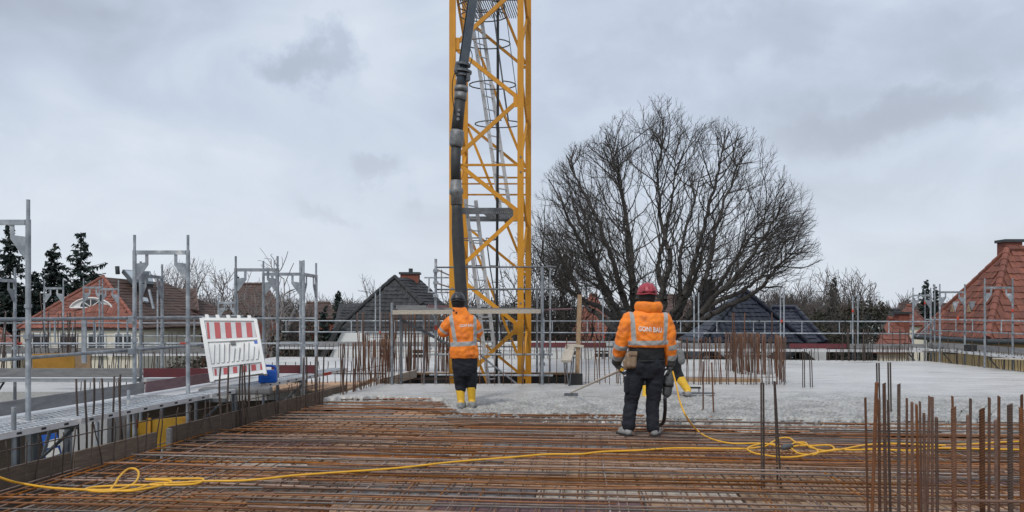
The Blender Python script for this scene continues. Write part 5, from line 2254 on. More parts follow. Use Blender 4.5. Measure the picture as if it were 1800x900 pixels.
def window(house, c, w, h, nrm, cols=2, rows_=2, fm='paint_white', glass='glass', sill=True):
    c = V(c)
    nrm = V(nrm).normalized()
    s = V((0, 0, 1)).cross(nrm).normalized()
    up = V((0, 0, 1))
    f = MB()
    t = .07
    def bar(a, b, ww):
        f.beam(a, b, .05, ww, nrm.cross(b - a)) if False else f.box((a + b) / 2, (abs((b - a).dot(s)) + (ww if abs((b - a).dot(up)) > .01 else 0), .06, abs((b - a).dot(up)) + (ww if abs((b - a).dot(s)) > .01 else 0)), math.atan2(s.y, s.x))
    hw, hh = w / 2, h / 2
    for z in (-hh, hh):
        bar(c - s * hw + up * z + nrm * .01, c + s * hw + up * z + nrm * .01, t)
    for x in (-hw, hw):
        bar(c + s * x - up * (hh - t / 2) + nrm * .01, c + s * x + up * (hh - t / 2) + nrm * .01, t)
    for k in range(1, cols):
        x = -hw + w * k / cols
        bar(c + s * x - up * (hh - t / 2) + nrm * .005, c + s * x + up * (hh - t / 2) + nrm * .005, .07)
    for k in range(1, rows_):
        z = -hh + h * k / rows_
        bar(c - s * (hw - t / 2) + up * z + nrm * .0, c + s * (hw - t / 2) + up * z + nrm * .0, .05)
    fr = f.build('window', fm, house)
    for i in range(cols):
        for j in range(rows_):
            pc = c + s * (-hw + w * (i + .5) / cols) + up * (-hh + h * (j + .5) / rows_) + nrm * .004
            MB().box(pc, (w / cols - .02, .02, h / rows_ - .02), math.atan2(s.y, s.x)).build('pane', glass, fr)
    if sill:
        MB().box(c - up * (hh + .08) + nrm * .05, (w + .2, .16, .05), math.atan2(s.y, s.x)).build('sill', fm, fr)
    return fr


def chimney(house, c, w, dpt, z0, z1, m='brick_red'):
    ch = MB().box((c[0], c[1], (z0 + z1) / 2), (w, dpt, z1 - z0)).build('chimney', m, house)
    MB().box((c[0], c[1], z1 + .05), (w + .12, dpt + .12, .10)).build('chimney_cap', 'gutter', ch)
    return ch


GZ = -6.5
# right: big red tiled hip roof over cream walls
hr = thing('house', 'cream house with large red tiled hip roof and chimney at far right', 'house', (20, 27, GZ))
C0, C1 = V((15.31, 24.75, .64)), V((15.45, 29.3, .64))
CA = V((17.40, 27.0, 3.70))
CR0, CRA = V((27.5, 24.6, .64)), V((27.0, 27.0, 3.76))
MB().box((21.6, 27.15, -2.98), (11.6, 3.9, 7.04)).build('wall', 'stucco_yellow', hr)
tiled(hr, [C1, C0, CA], 'tile_red', .24, .27, 150, 'tile_brown')
tiled(hr, [C0, CR0, CRA, CA], 'tile_red', .24, .27, 150, 'tile_brown')
MB().prism([CR0 + V((0, 5, -.05)), C1 + V((0, .3, -.05)), CA, CRA], (0, .02, -.05)).build('roof', 'tile_red', hr)
ridge_tiles(hr, C0, CA, 'tile_bright', .11, .30)
ridge_tiles(hr, C1, CA, 'tile_red', .07, .30)
ridge_tiles(hr, CA, CRA, 'tile_red', .12)
rod('gutter', C0 + V((-.1, -.1, -.08)), CR0 + V((0, -.1, -.08)), .09, 'gutter', hr)
rod('gutter', C0 + V((-.1, -.1, -.08)), C1 + V((-.1, 0, -.08)), .09, 'gutter', hr)
MB().box((21.5, 25.0, .45), (11.8, .5, .06)).build('soffit', 'timber', hr)
chimney(hr, (17.72, 27.35), .58, .5, 3.2, 3.98)
for px in (1681, 1710):
    # little triangular dormer vents on the left-facing plane
    c = P(px, 541, 26.2)
    tt = (c.y - C0.y) / (C1.y - C0.y)
    n_ = (C0 - C1).cross(CA - C1).normalized()
    if n_.z < 0:
        n_ = -n_
    ray = (c - V((0, 0, H))).normalized()
    hit = V((0, 0, H)) + ray * ((C0 - V((0, 0, H))).dot(n_) / ray.dot(n_))
    dm = MB()
    w_, h_ = .30, .62
    f0, f1, f2 = hit + V((-.12, -.17, -.20)), hit + V((-.12, .17, -.20)), hit + V((-.12, 0, .22))
    bk = hit + V((.45, 0, .24))
    dm.add([f0, f1, f2, bk], [(0, 1, 2), (0, 2, 3), (1, 3, 2), (0, 3, 1)])
    d_ = dm.build('dormer', 'steel', hr)
    MB().prism([f0.lerp(f2, .12) + V((-.02, .03, 0)), f1.lerp(f2, .12) + V((-.02, -.03, 0)), f2 + V((-.02, 0, -.1))], (-.02, 0, 0)).build('louvre', 'timber', d_)
for x in (16.6, 18.9, 21.2):
    window(hr, (x, 25.2, -1.6), 1.0, 1.3, (0, -1, 0))

# blue-black glazed pyramid roof behind the tree
hb = thing('house', 'white house with glossy blue black pyramid roof behind the big tree', 'house', (11, 39, GZ))
ap = P(1308, 509, 38.5)
bl0, br0 = P(1232, 602, 35.8), P(1420, 605, 35.8)
bl0.z = br0.z = .08
bb0 = V((bl0.x - .35, 42, .08))
bb1 = V((br0.x, 42, .08))
tiled(hb, [bl0, br0, ap], 'tile_blue', .27, .29, 190, 'tile_dark')
tiled(hb, [bb0, bl0, ap], 'tile_blue', .27, .29, 0, 'tile_dark')
MB().prism([br0, bb1, ap], (0, 0, -.06)).build('roof', 'tile_blue', hb)
w0, w1 = P(1356, 541, 39.5), P(1397, 541, 39.5)
e0, e1 = P(1330, 602, 37), P(1452, 603, 37)
e0.z = e1.z = .05
tiled(hb, [e0, e1, w1, w0], 'tile_blue', .27, .29, 110, 'tile_dark')
MB().prism([e1, V((e1.x - .2, 43, .05)), w1], (0, 0, -.06)).build('roof', 'tile_blue', hb)
for a, b_ in ((bl0, ap), (br0, ap), (e1, w1), (w0, w1)):
    ridge_tiles(hb, a, b_, 'tile_blue', .12, .4)
MB().box(((bl0.x + e1.x) / 2, 39.0, -3.3), (e1.x - bl0.x - .8, 6.0, 6.5)).build('wall', 'stucco_white', hb)
chimney(hb, (ap.x - 1.4, 40), .6, .5, 1.6, 3.1, 'tile_dark')
# low lean-to with white gables in front
for px in (1190, 1250, 1405):
    c = P(px, 612, 32.5)
    b = MB()
    b.prism([c + V((-.75, 0, -.55)), c + V((0, 0, .1)), c + V((.75, 0, -.55)), c + V((.55, 0, -.60)), c + V((0, 0, -.12)), c + V((-.55, 0, -.60))], (0, 2.0, 0))
    b.build('porch_roof', 'tile_dark', hb)
MB().box((P(1280, 0, 33).x, 34.0, -3.5), (7.2, 1.6, 5.9)).build('porch_wall', 'stucco_white', hb)
for px in (1283, 1329):
    window(hb, P(px, 622, 33.18), .55, .5, (0, -1, 0), 2, 2, sill=False)

# middle-left: dark tiled house with white gable
hd = thing('house', 'white walled house with steep dark tiled roof and brick chimney left of the crane', 'house', (-5.5, 35, GZ))
f0, f1 = P(585, 584, 33), P(790, 584, 33)
f0.z = f1.z = .66
ra_, rb_ = P(694, 487, 35.2), P(735, 494, 37.0)
hr1 = P(742, 536, 34.05)
tiled(hd, [f0, f1, hr1, ra_], 'tile_dark', .24, .24, 150, 'tile_dark')
tiled(hd, [hr1, P(784, 537, 35.5), rb_, ra_], 'tile_dark', .24, .24, 60, 'tile_dark')
ridge_tiles(hd, f0, ra_, 'tile_dark', .10)
ridge_tiles(hd, hr1, ra_, 'tile_dark', .10)
g0, g1 = P(586, 576, 35.2), P(655, 576, 35.2)
tiled(hd, [g0, g1, P(652, 533, 37), P(596, 533, 37)], 'tile_dark', .24, .24, 0, 'tile_dark')
chimney(hd, (P(721, 0, 36.3).x, 36.3), .85, .6, 1.9, 3.28)
MB().tube([P(722, 480, 36.3), P(722, 472, 36.3)], .10, 8).build('chimney_pot', 'gutter', hd)
MB().box(((f0.x + f1.x) / 2 + .1, 34.9, -3.0), (f1.x - f0.x - .5, 3.6, 7.16)).build('wall', 'stucco_white', hd)
for px in (622, 677, 735):
    window(hd, P(px, 622, 33.08), .55, .48, (0, -1, 0), 2, 2, sill=False)
b = MB()
b.beam(P(600, 566, 32.8), P(560, 640, 32.8), .25, .18)
b.build('verge_board', 'tile_dark', hd)
MB().prism([P(600, 585, 32.9), P(573, 640, 32.9), P(640, 640, 32.9), P(640, 585, 32.9)], (0, .2, 0)).build('gable_wall', 'stucco_white', hd)
rod('skylight_strip', P(706, 497, 35.1), P(716, 512, 34.6), .05, 'glass_sky', hd)

# low white outbuilding in the middle
lw_ = thing('outbuilding', 'low white outbuilding with small grid windows behind the crane', 'building', (2, 31.5, GZ))
MB().box((P(930, 0, 31).x, 32, -3.15), (P(1110, 0, 31).x - P(790, 0, 31).x, 2.0, 6.6)).build('wall', 'stucco_white', lw_)
MB().box((P(930, 0, 31).x, 32, .20), (P(1110, 0, 31).x - P(790, 0, 31).x + .3, 2.3, .10)).build('roof', 'white_trim', lw_)
window(lw_, P(1057, 620, 30.98), .62, .42, (0, -1, 0), 3, 2, sill=False)
window(lw_, P(1006, 616, 30.98), .5, .42, (0, -1, 0), 2, 2, sill=False)
window(lw_, P(872, 618, 30.98), .5, .42, (0, -1, 0), 2, 2, sill=False)

# left: cream house with red hip roof and eyebrow dormer
hl = thing('house', 'cream house with red hip roof, eyebrow dormer and glass skylight at left', 'house', (-20, 42, GZ))
a0, a1 = P(28, 577, 38), P(248, 577, 38)
a0.z = a1.z = .70
apx = P(181, 487, 41.2)
rb2 = P(290, 497, 47)
bk1 = V((a1.x + 1.4, 50, .70))


def brow(u_, v_):
    # the tiles sweep up over the eyebrow window
    uu, vv = u_ - 3.75, v_ - 1.05
    return .45 * math.exp(-(uu / 1.0) ** 2) * math.exp(-(vv / .75) ** 2)


tiled(hl, [a0, a1, apx], 'tile_bright', .25, .26, 120, 'tile_brown', brow)
tiled(hl, [a1, bk1, rb2, apx], 'tile_brown', .28, .28, 0, 'tile_brown')
MB().prism([a0, V((a0.x + 1, 50, .7)), rb2, apx], (0, 0, -.06)).build('roof', 'tile_red', hl)
ridge_tiles(hl, a1, apx, 'tile_bright', .10)
ridge_tiles(hl, a0, apx, 'tile_bright', .08)
wl = MB().box(((a0.x + a1.x) / 2, 41.92, -2.95), (a1.x - a0.x - .3, 7.6, 7.25))
wl.build('wall', 'stucco_cream', hl)
MB().box(((a0.x + a1.x) / 2, 38.08, .64), (a1.x - a0.x, .14, .08)).build('eave_board', 'gutter', hl)
for px in (72, 120, 170, 217):
    window(hl, P(px, 604, 38.10), .85, .98, (0, -1, 0), 2, 2)
# eyebrow window
ec = P(160, 541, 38.75)
f = MB()
pts = [ec + V((1.05 * math.cos(math.pi * k / 16), 0, .50 * math.sin(math.pi * k / 16) ** 1.3)) for k in range(17)]
f.tube(pts, .045, 6)
f.tube([ec + V((-1.05, 0, 0)), ec + V((1.05, 0, 0))], .045, 6)
ew = f.build('eyebrow_window', 'paint_white', hl)
MB().prism([ec + V((1.0 * math.cos(math.pi * k / 16), .03, .47 * math.sin(math.pi * k / 16) ** 1.3)) for k in range(17)], (0, .04, 0)).build('surround', 'paint_white', ew)
MB().prism([ec + V((.55 * math.cos(math.pi * k / 12), .0, .04 + .38 * math.sin(math.pi * k / 12))) for k in range(13)], (0, .03, 0)).build('pane', 'glass', ew)
f = MB()
for k in (3, 6, 9):
    f.beam(ec + V((0, -.02, .04)), ec + V((.55 * math.cos(math.pi * k / 12), -.02, .04 + .38 * math.sin(math.pi * k / 12))), .04, .04)
f.build('glazing_bar', 'paint_white', ew)
# roof glazing and skylight on the brown slope
gq = quadmap(P(213, 481, 42.5), P(262, 484, 44.5), P(268, 507, 43.2), P(232, 503, 41.0))
slab_on(gq, 0, 0, 1, 1, .05, .25).build('roof_glazing_frame', 'gutter', hl)
for k in range(3):
    slab_on(gq, .05 + k * .32, .08, .33 + k * .32, .82, .25, .27).build('glazing_pane', 'glass_sky', hl)
gq = quadmap(P(248, 527, 41.5), P(256, 529, 41.8), P(258, 536, 41.2), P(250, 534, 41))
slab_on(gq, 0, 0, 1, 1, .1, .2).build('roof_window', 'glass_sky', hl)
rod('flue', P(207, 482, 42.5), P(206, 468, 42.5), .12, 'gutter', hl)
rod('gutter_pipe', P(262, 510, 41.5), P(270, 544, 40.5), .07, 'steel', hl)
# brown extension to the right
hx = thing('house', 'brown roofed brick annex right of the cream house behind bare trees', 'house', (-20, 46, GZ))
x0, x1 = P(255, 545, 45), P(350, 545, 45)
tiled(hx, [x0, x1, P(345, 507, 47.5), P(255, 507, 47.5)], 'tile_brown', .32, .36, 0, 'tile_brown')
MB().box(((x0.x + x1.x) / 2, 47.5, -2.6), (x1.x - x0.x - .4, 4.4, 8.2)).build('wall', 'brick_red', hx)


def far_house(label, px0, px1, ye, yr, d, dep, roofm, wallm, hip=.25, rot=0., win=0, chim=None, lift=0.):
    h = thing('house', label, 'house', (P((px0 + px1) / 2, 0, d).x, d, GZ))
    a, b = P(px0, ye, d), P(px1, ye, d)
    b.z = a.z
    zr = P(0, yr, d + dep / 2).z
    w = b.x - a.x
    pw = px1 - px0
    r0, r1 = PZ(px0 + pw * hip, d + dep / 2, zr), PZ(px1 - pw * hip, d + dep / 2, zr)
    c, e = PZ(px1, d + dep, a.z), PZ(px0, d + dep, a.z)
    tiled(h, [a, b, r1, r0], roofm, .30, .34, 0, 'tile_brown')
    tiled(h, [b, c, r1], roofm, .30, .34, 0, 'tile_brown') if hip > .02 else MB().prism([b + V((-.3, 0, 0)), c + V((-.3, 0, 0)), r1 + V((-.3, 0, -.1))], (-.1, 0, 0)).build('gable', wallm, h)
    tiled(h, [e, a, r0], roofm, .30, .34, 0, 'tile_brown') if hip > .02 else MB().prism([a + V((.3, 0, 0)), e + V((.3, 0, 0)), r0 + V((.3, 0, -.1))], (.1, 0, 0)).build('gable', wallm, h)
    MB().prism([c, e, r0, r1], (0, 0, -.05)).build('roof', roofm, h)
    ridge_tiles(h, r0, r1, roofm, .12, .4)
    fa, fb2, ba, bb = a + V((.25, .2, 0)), b + V((-.25, .2, 0)), e + V((.25, -.3, 0)), c + V((-.25, -.3, 0))
    MB().prism([V((p.x, p.y, GZ)) for p in (fa, fb2, bb, ba)], (0, 0, a.z - GZ - .05)).build('wall', wallm, h)
    for k in range(win):
        window(h, ((a.x + w * (k + .7) / (win + .4)), d + .17, a.z - 1.0), .9, .8, (0, -1, 0), 2, 2)
    if chim:
        chimney(h, (P(chim, 0, d + dep / 2).x, d + dep / 2 - .4), .45, .45, zr - 1.2, zr + .25)
    return h


far_house('red roof corner of a house at the far left edge', -190, 32, 606, 566, 35, 6, 'tile_red', 'stucco_cream', .2)
far_house('red brick house with white windows behind the tree', 1000, 1085, 606, 520, 43, 7, 'tile_red', 'brick_red', .42, 0, 3)
far_house('dark slate roof house directly behind the tree trunk', 1066, 1180, 604, 543, 38, 7, 'tile_dark', 'stucco_white', .12)
far_house('dark hipped roof house far behind the tree limbs', 1110, 1230, 560, 520, 60, 9, 'tile_brown', 'stucco_white', .2)
far_house('small house with bright orange red roof beside the hedge', 1535, 1608, 618, 562, 31, 5.5, 'tile_bright', 'stucco_cream', .35, 0, 0, 1577)
far_house('grey roofed house between the hedge and the red roofs', 1520, 1585, 566, 545, 60, 8, 'tile_dark', 'stucco_white', .05)
far_house('reddish pyramid roof house far behind the right scaffold', 1562, 1632, 572, 538, 52, 8, 'tile_red', 'stucco_cream', .45)
far_house('brown flat topped house at the right skyline', 1574, 1690, 548, 535, 70, 8, 'tile_brown', 'stucco_white', .05)
far_house('low brown roof house behind bare trees left of the dark house', 520, 600, 560, 533, 58, 8, 'tile_brown', 'brick_red', .25)
far_house('maroon roof house among the bare trees behind the barrier', 395, 500, 556, 500, 52, 8, 'tile_brown', 'brick_red', .3)


# ------------------------------------------------------------------ trees
def tubes_np(segs, name, m, parent=None, n=4):
    """segs: array rows (x0,y0,z0,x1,y1,z1,r0,r1) -> one mesh of open prisms"""
    S = np.array(segs, dtype=float)
    a, b = S[:, 0:3], S[:, 3:6]
    d = b - a
    d /= np.maximum(np.linalg.norm(d, axis=1, keepdims=True), 1e-9)
    ref = np.where(np.abs(d[:, 2:3]) < .9, np.array([[0, 0, 1.]]), np.array([[1., 0, 0]]))
    x = np.cross(d, ref)
    x /= np.linalg.norm(x, axis=1, keepdims=True)
    y = np.cross(d, x)
    k = len(S)
    vs = np.zeros((k, 2 * n, 3))
    for j in range(n):
        t = 2 * math.pi * j / n
        off = x * math.cos(t) + y * math.sin(t)
        vs[:, j] = a + off * S[:, 6:7]
        vs[:, n + j] = b + off * S[:, 7:8]
    base = (np.arange(k) * 2 * n)[:, None]
    fs = []
    for j in range(n):
        fs.append(np.concatenate([base + j, base + (j + 1) % n, base + n + (j + 1) % n, base + n + j], axis=1))
    fs = np.stack(fs, axis=1).reshape(-1, 4)
    me = bpy.data.meshes.new(name)
    vv = vs.reshape(-1, 3)
    if parent:
        o0 = org(parent)
        vv = vv - np.array([[o0.x, o0.y, o0.z]])
    nv, nf = len(vv), len(fs)
    me.vertices.add(nv)
    me.vertices.foreach_set('co', vv.ravel())
    me.loops.add(nf * 4)
    me.loops.foreach_set('vertex_index', fs.ravel().astype(np.int32))
    me.polygons.add(nf)
    me.polygons.foreach_set('loop_start', (np.arange(nf) * 4).astype(np.int32))
    me.polygons.foreach_set('use_smooth', np.ones(nf, dtype=bool))
    me.update(calc_edges=True)
    me.materials.append(MATS[m])
    o = bpy.data.objects.new(name, me)
    COL.objects.link(o)
    if parent:
        o.parent = parent
    return o


def split_build(t, segs, cut, barkm):
    big = [s for s in segs if s[6] > cut]
    sm_ = [s for s in segs if s[6] <= cut]
    if big:
        tubes_np(big, 'trunk', barkm, t, 8)
    if sm_:
        o = tubes_np(sm_, 'crown', barkm, t, 3)
    return t


def big_tree():
    rng = np.random.default_rng(5)
    D = 32.0
    t = thing('bare_tree', 'huge bare spreading tree with a dome of fine twigs behind the workers', 'tree', (P(1155, 0, D).x, D, GZ))
    base = P(1150, 0, D)
    base.z = GZ
    fork = P(1152, 600, D)
    pts = [np.array(base), np.array(base.lerp(fork, .5)), np.array(fork)]
    par = [-1, 0, 1]
    limbs = [((1128, 580, 0), (1112, 540, -.3), (1106, 500, -.6), (1104, 440, -.8), (1090, 370, -.9), (1070, 300, -1.2), (1055, 255, -1.3)),
             ((1110, 580, -.6), (1075, 545, -1.2), (1050, 500, -1.6), (1020, 450, -2.0), (985, 390, -2.4), (960, 340, -2.6)),
             ((1100, 590, .5), (1060, 555, 1.2), (1035, 535, 1.5), (1012, 480, 2.0), (985, 430, 2.6), (955, 385, 3.)),
             ((1140, 575, .4), (1128, 520, .9), (1120, 470, 1.3), (1112, 410, 1.5), (1110, 340, 1.8), (1100, 275, 2.0)),
             ((1150, 560, -.5), (1155, 510, -.9), (1165, 460, -1.2), (1150, 400, -1.3), (1140, 330, -1.6), (1145, 265, -2.0)),
             ((1160, 570, .1), (1170, 520, .3), (1160, 470, .4), (1175, 410, .5), (1190, 330, .6), (1195, 265, .6)),
             ((1165, 570, -.4), (1185, 530, -1.0), (1200, 480, -1.4), (1212, 410, -1.8), (1230, 330, -2.2), (1238, 275, -2.4)),
             ((1170, 580, .5), (1200, 540, 1.0), (1212, 500, 1.4), (1218, 430, 1.8), (1245, 350, 2.2), (1265, 280, 2.4)),
             ((1180, 585, .0), (1215, 550, .2), (1240, 500, .4), (1258, 450, .6), (1275, 380, .8), (1305, 300, 1.), (1325, 255, 1.)),
             ((1190, 580, -.8), (1225, 535, -1.5), (1262, 490, -2.0), (1300, 430, -2.4), (1330, 370, -2.8)),
             ((1195, 580, .3), (1240, 540, .6), (1280, 490, .8), (1325, 430, 1.), (1365, 370, 1.1)),
             ((1205, 575, .8), (1250, 540, 1.4), (1300, 505, 2.0), (1338, 478, 2.5), (1362, 450, 2.8)),
             ((1210, 572, .2), (1260, 535, .5), (1320, 510, .9), (1355, 486, 1.2), (1385, 464, 1.4)),
             ((1110, 585, .1), (1060, 545, -.2), (1010, 520, -.5), (970, 490, -.9), (945, 455, -1.2)),
             ((1190, 580, 1.2), (1230, 530, 2.2), (1262, 470, 3.0), (1290, 400, 3.4), (1320, 340, 3.6)),
             ((1200, 580, -.4), (1250, 548, -.7), (1310, 515, -1.), (1345, 478, -1.1), (1370, 440, -1.2)),
             ((1120, 585, .8), (1085, 540, 1.5), (1068, 490, 2.), (1050, 420, 2.4), (1025, 350, 2.8), (1010, 290, 3.)),
             ((1125, 580, -.2), (1095, 530, -.4), (1075, 470, -.6), (1050, 400, -.7), (1015, 330, -.8), (990, 285, -.9))]
    c = np.array(P(1168, 440, D))
    fk = np.array(fork)
    segs = [(*np.array(base), *pts[1], .46, .40), (*pts[1], *fk, .40, .36)]

    def inside(p, k=1.0):
        v = p - c
        q_ = V(v).normalized()
        lump = 1 + .10 * noise.noise(q_ * 2.1) + .06 * noise.noise(q_ * 6.)
        e = np.array((v[0] / 5.75, v[1] / 5.4, v[2] / (5.45 if v[2] > 0 else 2.5)))
        return np.linalg.norm(e) < lump * k

    def depth(p):
        v = p - c
        return np.linalg.norm((v[0] / 5.85, v[1] / 5.4, v[2] / (5.75 if v[2] > 0 else 3.1)))

    def unitv(v):
        return v / (np.linalg.norm(v) + 1e-9)

    spec = {1: (.30, .15, .72, .032, .011), 2: (.21, .17, .62, .0115, .0065), 3: (.15, .19, .55, .0065, .0042), 4: (.11, .22, .5, .0046, .0030)}

    def branch(p, d, length, lev):
        st_, jit, ang, r0, r1 = spec[lev]
        n = max(2, int(length / st_))
        out = unitv(p - fk)
        for k in range(n):
            d = unitv(d + rng.normal(0, jit, 3) + .08 * unitv(p - fk) + np.array((0, 0, .045)))
            e = p + d * st_
            if not inside(e, 1.0 + .02 * lev):
                break
            ra, rb = r0 + (r1 - r0) * k / n, r0 + (r1 - r0) * (k + 1) / n
            segs.append((*p, *e, ra, rb))
            p = e
            if lev < 4:
                for q_ in range(1 if lev < 3 else 2):
                    if rng.random() < (.80 if lev < 3 else .50) * min(1., max(.05, (depth(p) - .30) / .50)):
                        ax = rng.normal(0, 1, 3)
                        sd_ = unitv(np.cross(d, ax))
                        nd = unitv(d * math.cos(ang) + sd_ * math.sin(ang) * rng.uniform(.7, 1.5) + .18 * unitv(p - fk))
                        branch(p, nd, {1: rng.uniform(.9, 1.9), 2: rng.uniform(.45, .95), 3: rng.uniform(.2, .5)}[lev] * (1 - .35 * k / n), lev + 1)
    for L_ in limbs:
        sp_ = [np.array(p) + rng.normal(0, .03, 3) for p in spline([fork] + [P(x, y, D) + V((0, dy * 1.25, 0)) for x, y, dy in L_], 7)]
        n = len(sp_)
        r_of = lambda k: .150 * (1 - k / n) ** 1.05 + .022
        for k in range(n - 1):
            segs.append((*sp_[k], *sp_[k + 1], r_of(k), r_of(k + 1)))
            if k > n * .25 and rng.random() < .30 + .7 * k / n:
                d = unitv(sp_[k + 1] - sp_[k])
                for q_ in range(1 if rng.random() < .72 else 2):
                    sd_ = unitv(np.cross(d, rng.normal(0, 1, 3)))
                    nd = unitv(d * .62 + sd_ * rng.uniform(.6, 1.25) + .2 * unitv(sp_[k] - fk))
                    branch(sp_[k], nd, rng.uniform(1.8, 4.2) * (1.1 - .3 * k / n), 1)
        branch(sp_[-1], unitv(sp_[-1] - sp_[-2]), 2.2, 1)
    split_build(t, segs, .05, 'bark')
    return t


big_tree()


def bare_proto(seed, h, w, trunk_f, natt, step, kill, droop=.0):
    rng = np.random.default_rng(seed)
    pts = [np.array((0, 0, 0.))]
    par = [-1]
    k = 6
    for i in range(1, k + 1):
        pts.append(np.array((rng.normal(0, .06), rng.normal(0, .06), h * trunk_f * i / k)))
        par.append(i - 1)
    segs = [(*pts[i], *pts[i + 1], .22 - .02 * i, .22 - .02 * (i + 1)) for i in range(k)]
    cz = h * (trunk_f + (1 - trunk_f) * .40)
    top = pts[-1]
    spec = {1: (.45, .10, .09, .014), 2: (.32, .13, .035, .018), 3: (.24, .17, .018, .011), 4: (.18, .2, .011, .007)}

    def un(v):
        return v / (np.linalg.norm(v) + 1e-9)

    def inside(p):
        v = p - np.array((0, 0, cz))
        lump = 1 + .22 * noise.noise(V(v).normalized() * 1.8 + V((seed, 0, 0)))
        return np.linalg.norm((v[0] / w, v[1] / w, v[2] / ((h - cz) if v[2] > 0 else (cz - h * trunk_f * .7)))) < lump

    def br(p, d, L_, lev):
        st_, jit, r0, r1 = spec[lev]
        n = max(2, int(L_ / st_))
        for q_ in range(n):
            d = un(d + rng.normal(0, jit, 3) + np.array((0, 0, .07 - droop)))
            e = p + d * st_
            if lev > 1 and not inside(e):
                return
            segs.append((*p, *e, r0 + (r1 - r0) * q_ / n, r0 + (r1 - r0) * (q_ + 1) / n))
            p = e
            if lev == 1 and not inside(e):
                return
            if lev < 4:
                for z in range(1 if lev != 2 else 2):
                    if rng.random() < (.85, .62, .52)[lev - 1]:
                        sd_ = un(np.cross(d, rng.normal(0, 1, 3)))
                        br(p, un(d * .8 + sd_ * rng.uniform(.45, 1.0)), {1: rng.uniform(1.2, 3.), 2: rng.uniform(.7, 1.5), 3: rng.uniform(.3, .8)}[lev], lev + 1)
    nl = natt
    for i in range(nl):
        a = 6.283 * i / nl + rng.normal(0, .3)
        el = rng.uniform(.25, 1.0)
        p = pts[rng.integers(3, k + 1)]
        br(p, un(np.array((math.cos(a) * (1 - el * .6), math.sin(a) * (1 - el * .6), .35 + el))), h * .66, 1)
    return segs


BP = []


def bare_tree(label, kind, px, ytop, d, m='bark_far', group=None, wide=1.0, rot=None):
    segs = BP[kind]
    top = max(s[5] for s in segs)
    z = P(0, ytop, d).z - GZ
    s = z / top
    t = thing('bare_tree', label, 'tree', (P(px, 0, d).x, d, GZ), group, rot if rot is not None else U(0, 6.28))
    for nm, lo, hi, n in (('trunk', .045, 9, 6), ('crown', -1, .045, 3)):
        key = (kind, nm, m)
        if key not in PROTO:
            o = tubes_np([q_ for q_ in segs if lo < q_[6] <= hi], nm, m, None, n)
            PROTO[key] = o.data
            bpy.data.objects.remove(o)
        o = bpy.data.objects.new(nm, PROTO[key])
        COL.objects.link(o)
        o.parent = t
        o.scale = (s * wide, s * wide, s)
    return t


BP.append(bare_proto(1, 11, 3.6, .30, 9, 0, 0))
BP.append(bare_proto(2, 11, 2.6, .22, 8, 0, 0))
BP.append(bare_proto(3, 11, 4.6, .25, 12, 0, 0))
BP.append(bare_proto(4, 12, 1.5, .15, 6, 0, 0, .05))
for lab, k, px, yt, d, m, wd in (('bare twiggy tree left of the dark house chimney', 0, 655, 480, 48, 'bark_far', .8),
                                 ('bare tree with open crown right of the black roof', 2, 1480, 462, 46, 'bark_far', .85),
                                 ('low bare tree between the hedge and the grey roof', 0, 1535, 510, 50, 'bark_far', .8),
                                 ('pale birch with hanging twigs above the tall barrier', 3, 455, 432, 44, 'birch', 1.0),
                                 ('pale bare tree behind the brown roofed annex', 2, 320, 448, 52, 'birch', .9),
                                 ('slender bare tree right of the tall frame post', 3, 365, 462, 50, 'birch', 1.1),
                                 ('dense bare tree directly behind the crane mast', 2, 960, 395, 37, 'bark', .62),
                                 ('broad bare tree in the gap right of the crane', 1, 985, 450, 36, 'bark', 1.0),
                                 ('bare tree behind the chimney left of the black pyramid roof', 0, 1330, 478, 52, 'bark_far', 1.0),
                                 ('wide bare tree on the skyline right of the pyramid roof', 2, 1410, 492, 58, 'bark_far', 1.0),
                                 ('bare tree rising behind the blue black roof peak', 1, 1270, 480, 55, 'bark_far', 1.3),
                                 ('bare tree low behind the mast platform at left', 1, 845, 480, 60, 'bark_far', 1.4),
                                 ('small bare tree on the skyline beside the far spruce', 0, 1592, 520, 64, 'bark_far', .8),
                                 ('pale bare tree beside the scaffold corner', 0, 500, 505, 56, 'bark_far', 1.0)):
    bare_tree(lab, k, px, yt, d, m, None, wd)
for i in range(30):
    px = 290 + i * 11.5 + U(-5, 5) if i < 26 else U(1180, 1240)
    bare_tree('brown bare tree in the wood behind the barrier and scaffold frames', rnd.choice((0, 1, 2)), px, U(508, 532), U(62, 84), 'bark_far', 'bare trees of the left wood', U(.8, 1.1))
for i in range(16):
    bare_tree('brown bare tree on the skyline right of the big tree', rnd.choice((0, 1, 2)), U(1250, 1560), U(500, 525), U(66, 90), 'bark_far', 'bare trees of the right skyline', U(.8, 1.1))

# far wood: a mass of twigs and trunks on the horizon
fw = []
rng = np.random.default_rng(3)
for i in range(26000):
    px = rng.uniform(-150, 1950)
    d = rng.uniform(88, 120)
    hgt = 4.0 + 2.4 * noise.noise(V((px * .012, 0, 0))) + 1.2 * noise.noise(V((px * .05, 3, 0)))
    z = GZ + rng.uniform(0, 1) ** .7 * (hgt + 4.6)
    x = (px - CX) / F * d
    v = rng.normal(0, 1, 3)
    v[2] = abs(v[2]) + .6
    v /= np.linalg.norm(v)
    l_ = rng.uniform(.8, 2.2)
    fw.append((x, d, z, x + v[0] * l_, d + v[1] * l_, z + v[2] * l_, .055, .02))
o = tubes_np(fw, 'far_wood', 'wood_far', None, 3)
o['kind'] = 'stuff'
tag(o, 'brown leafless wood along the whole horizon', 'wood')


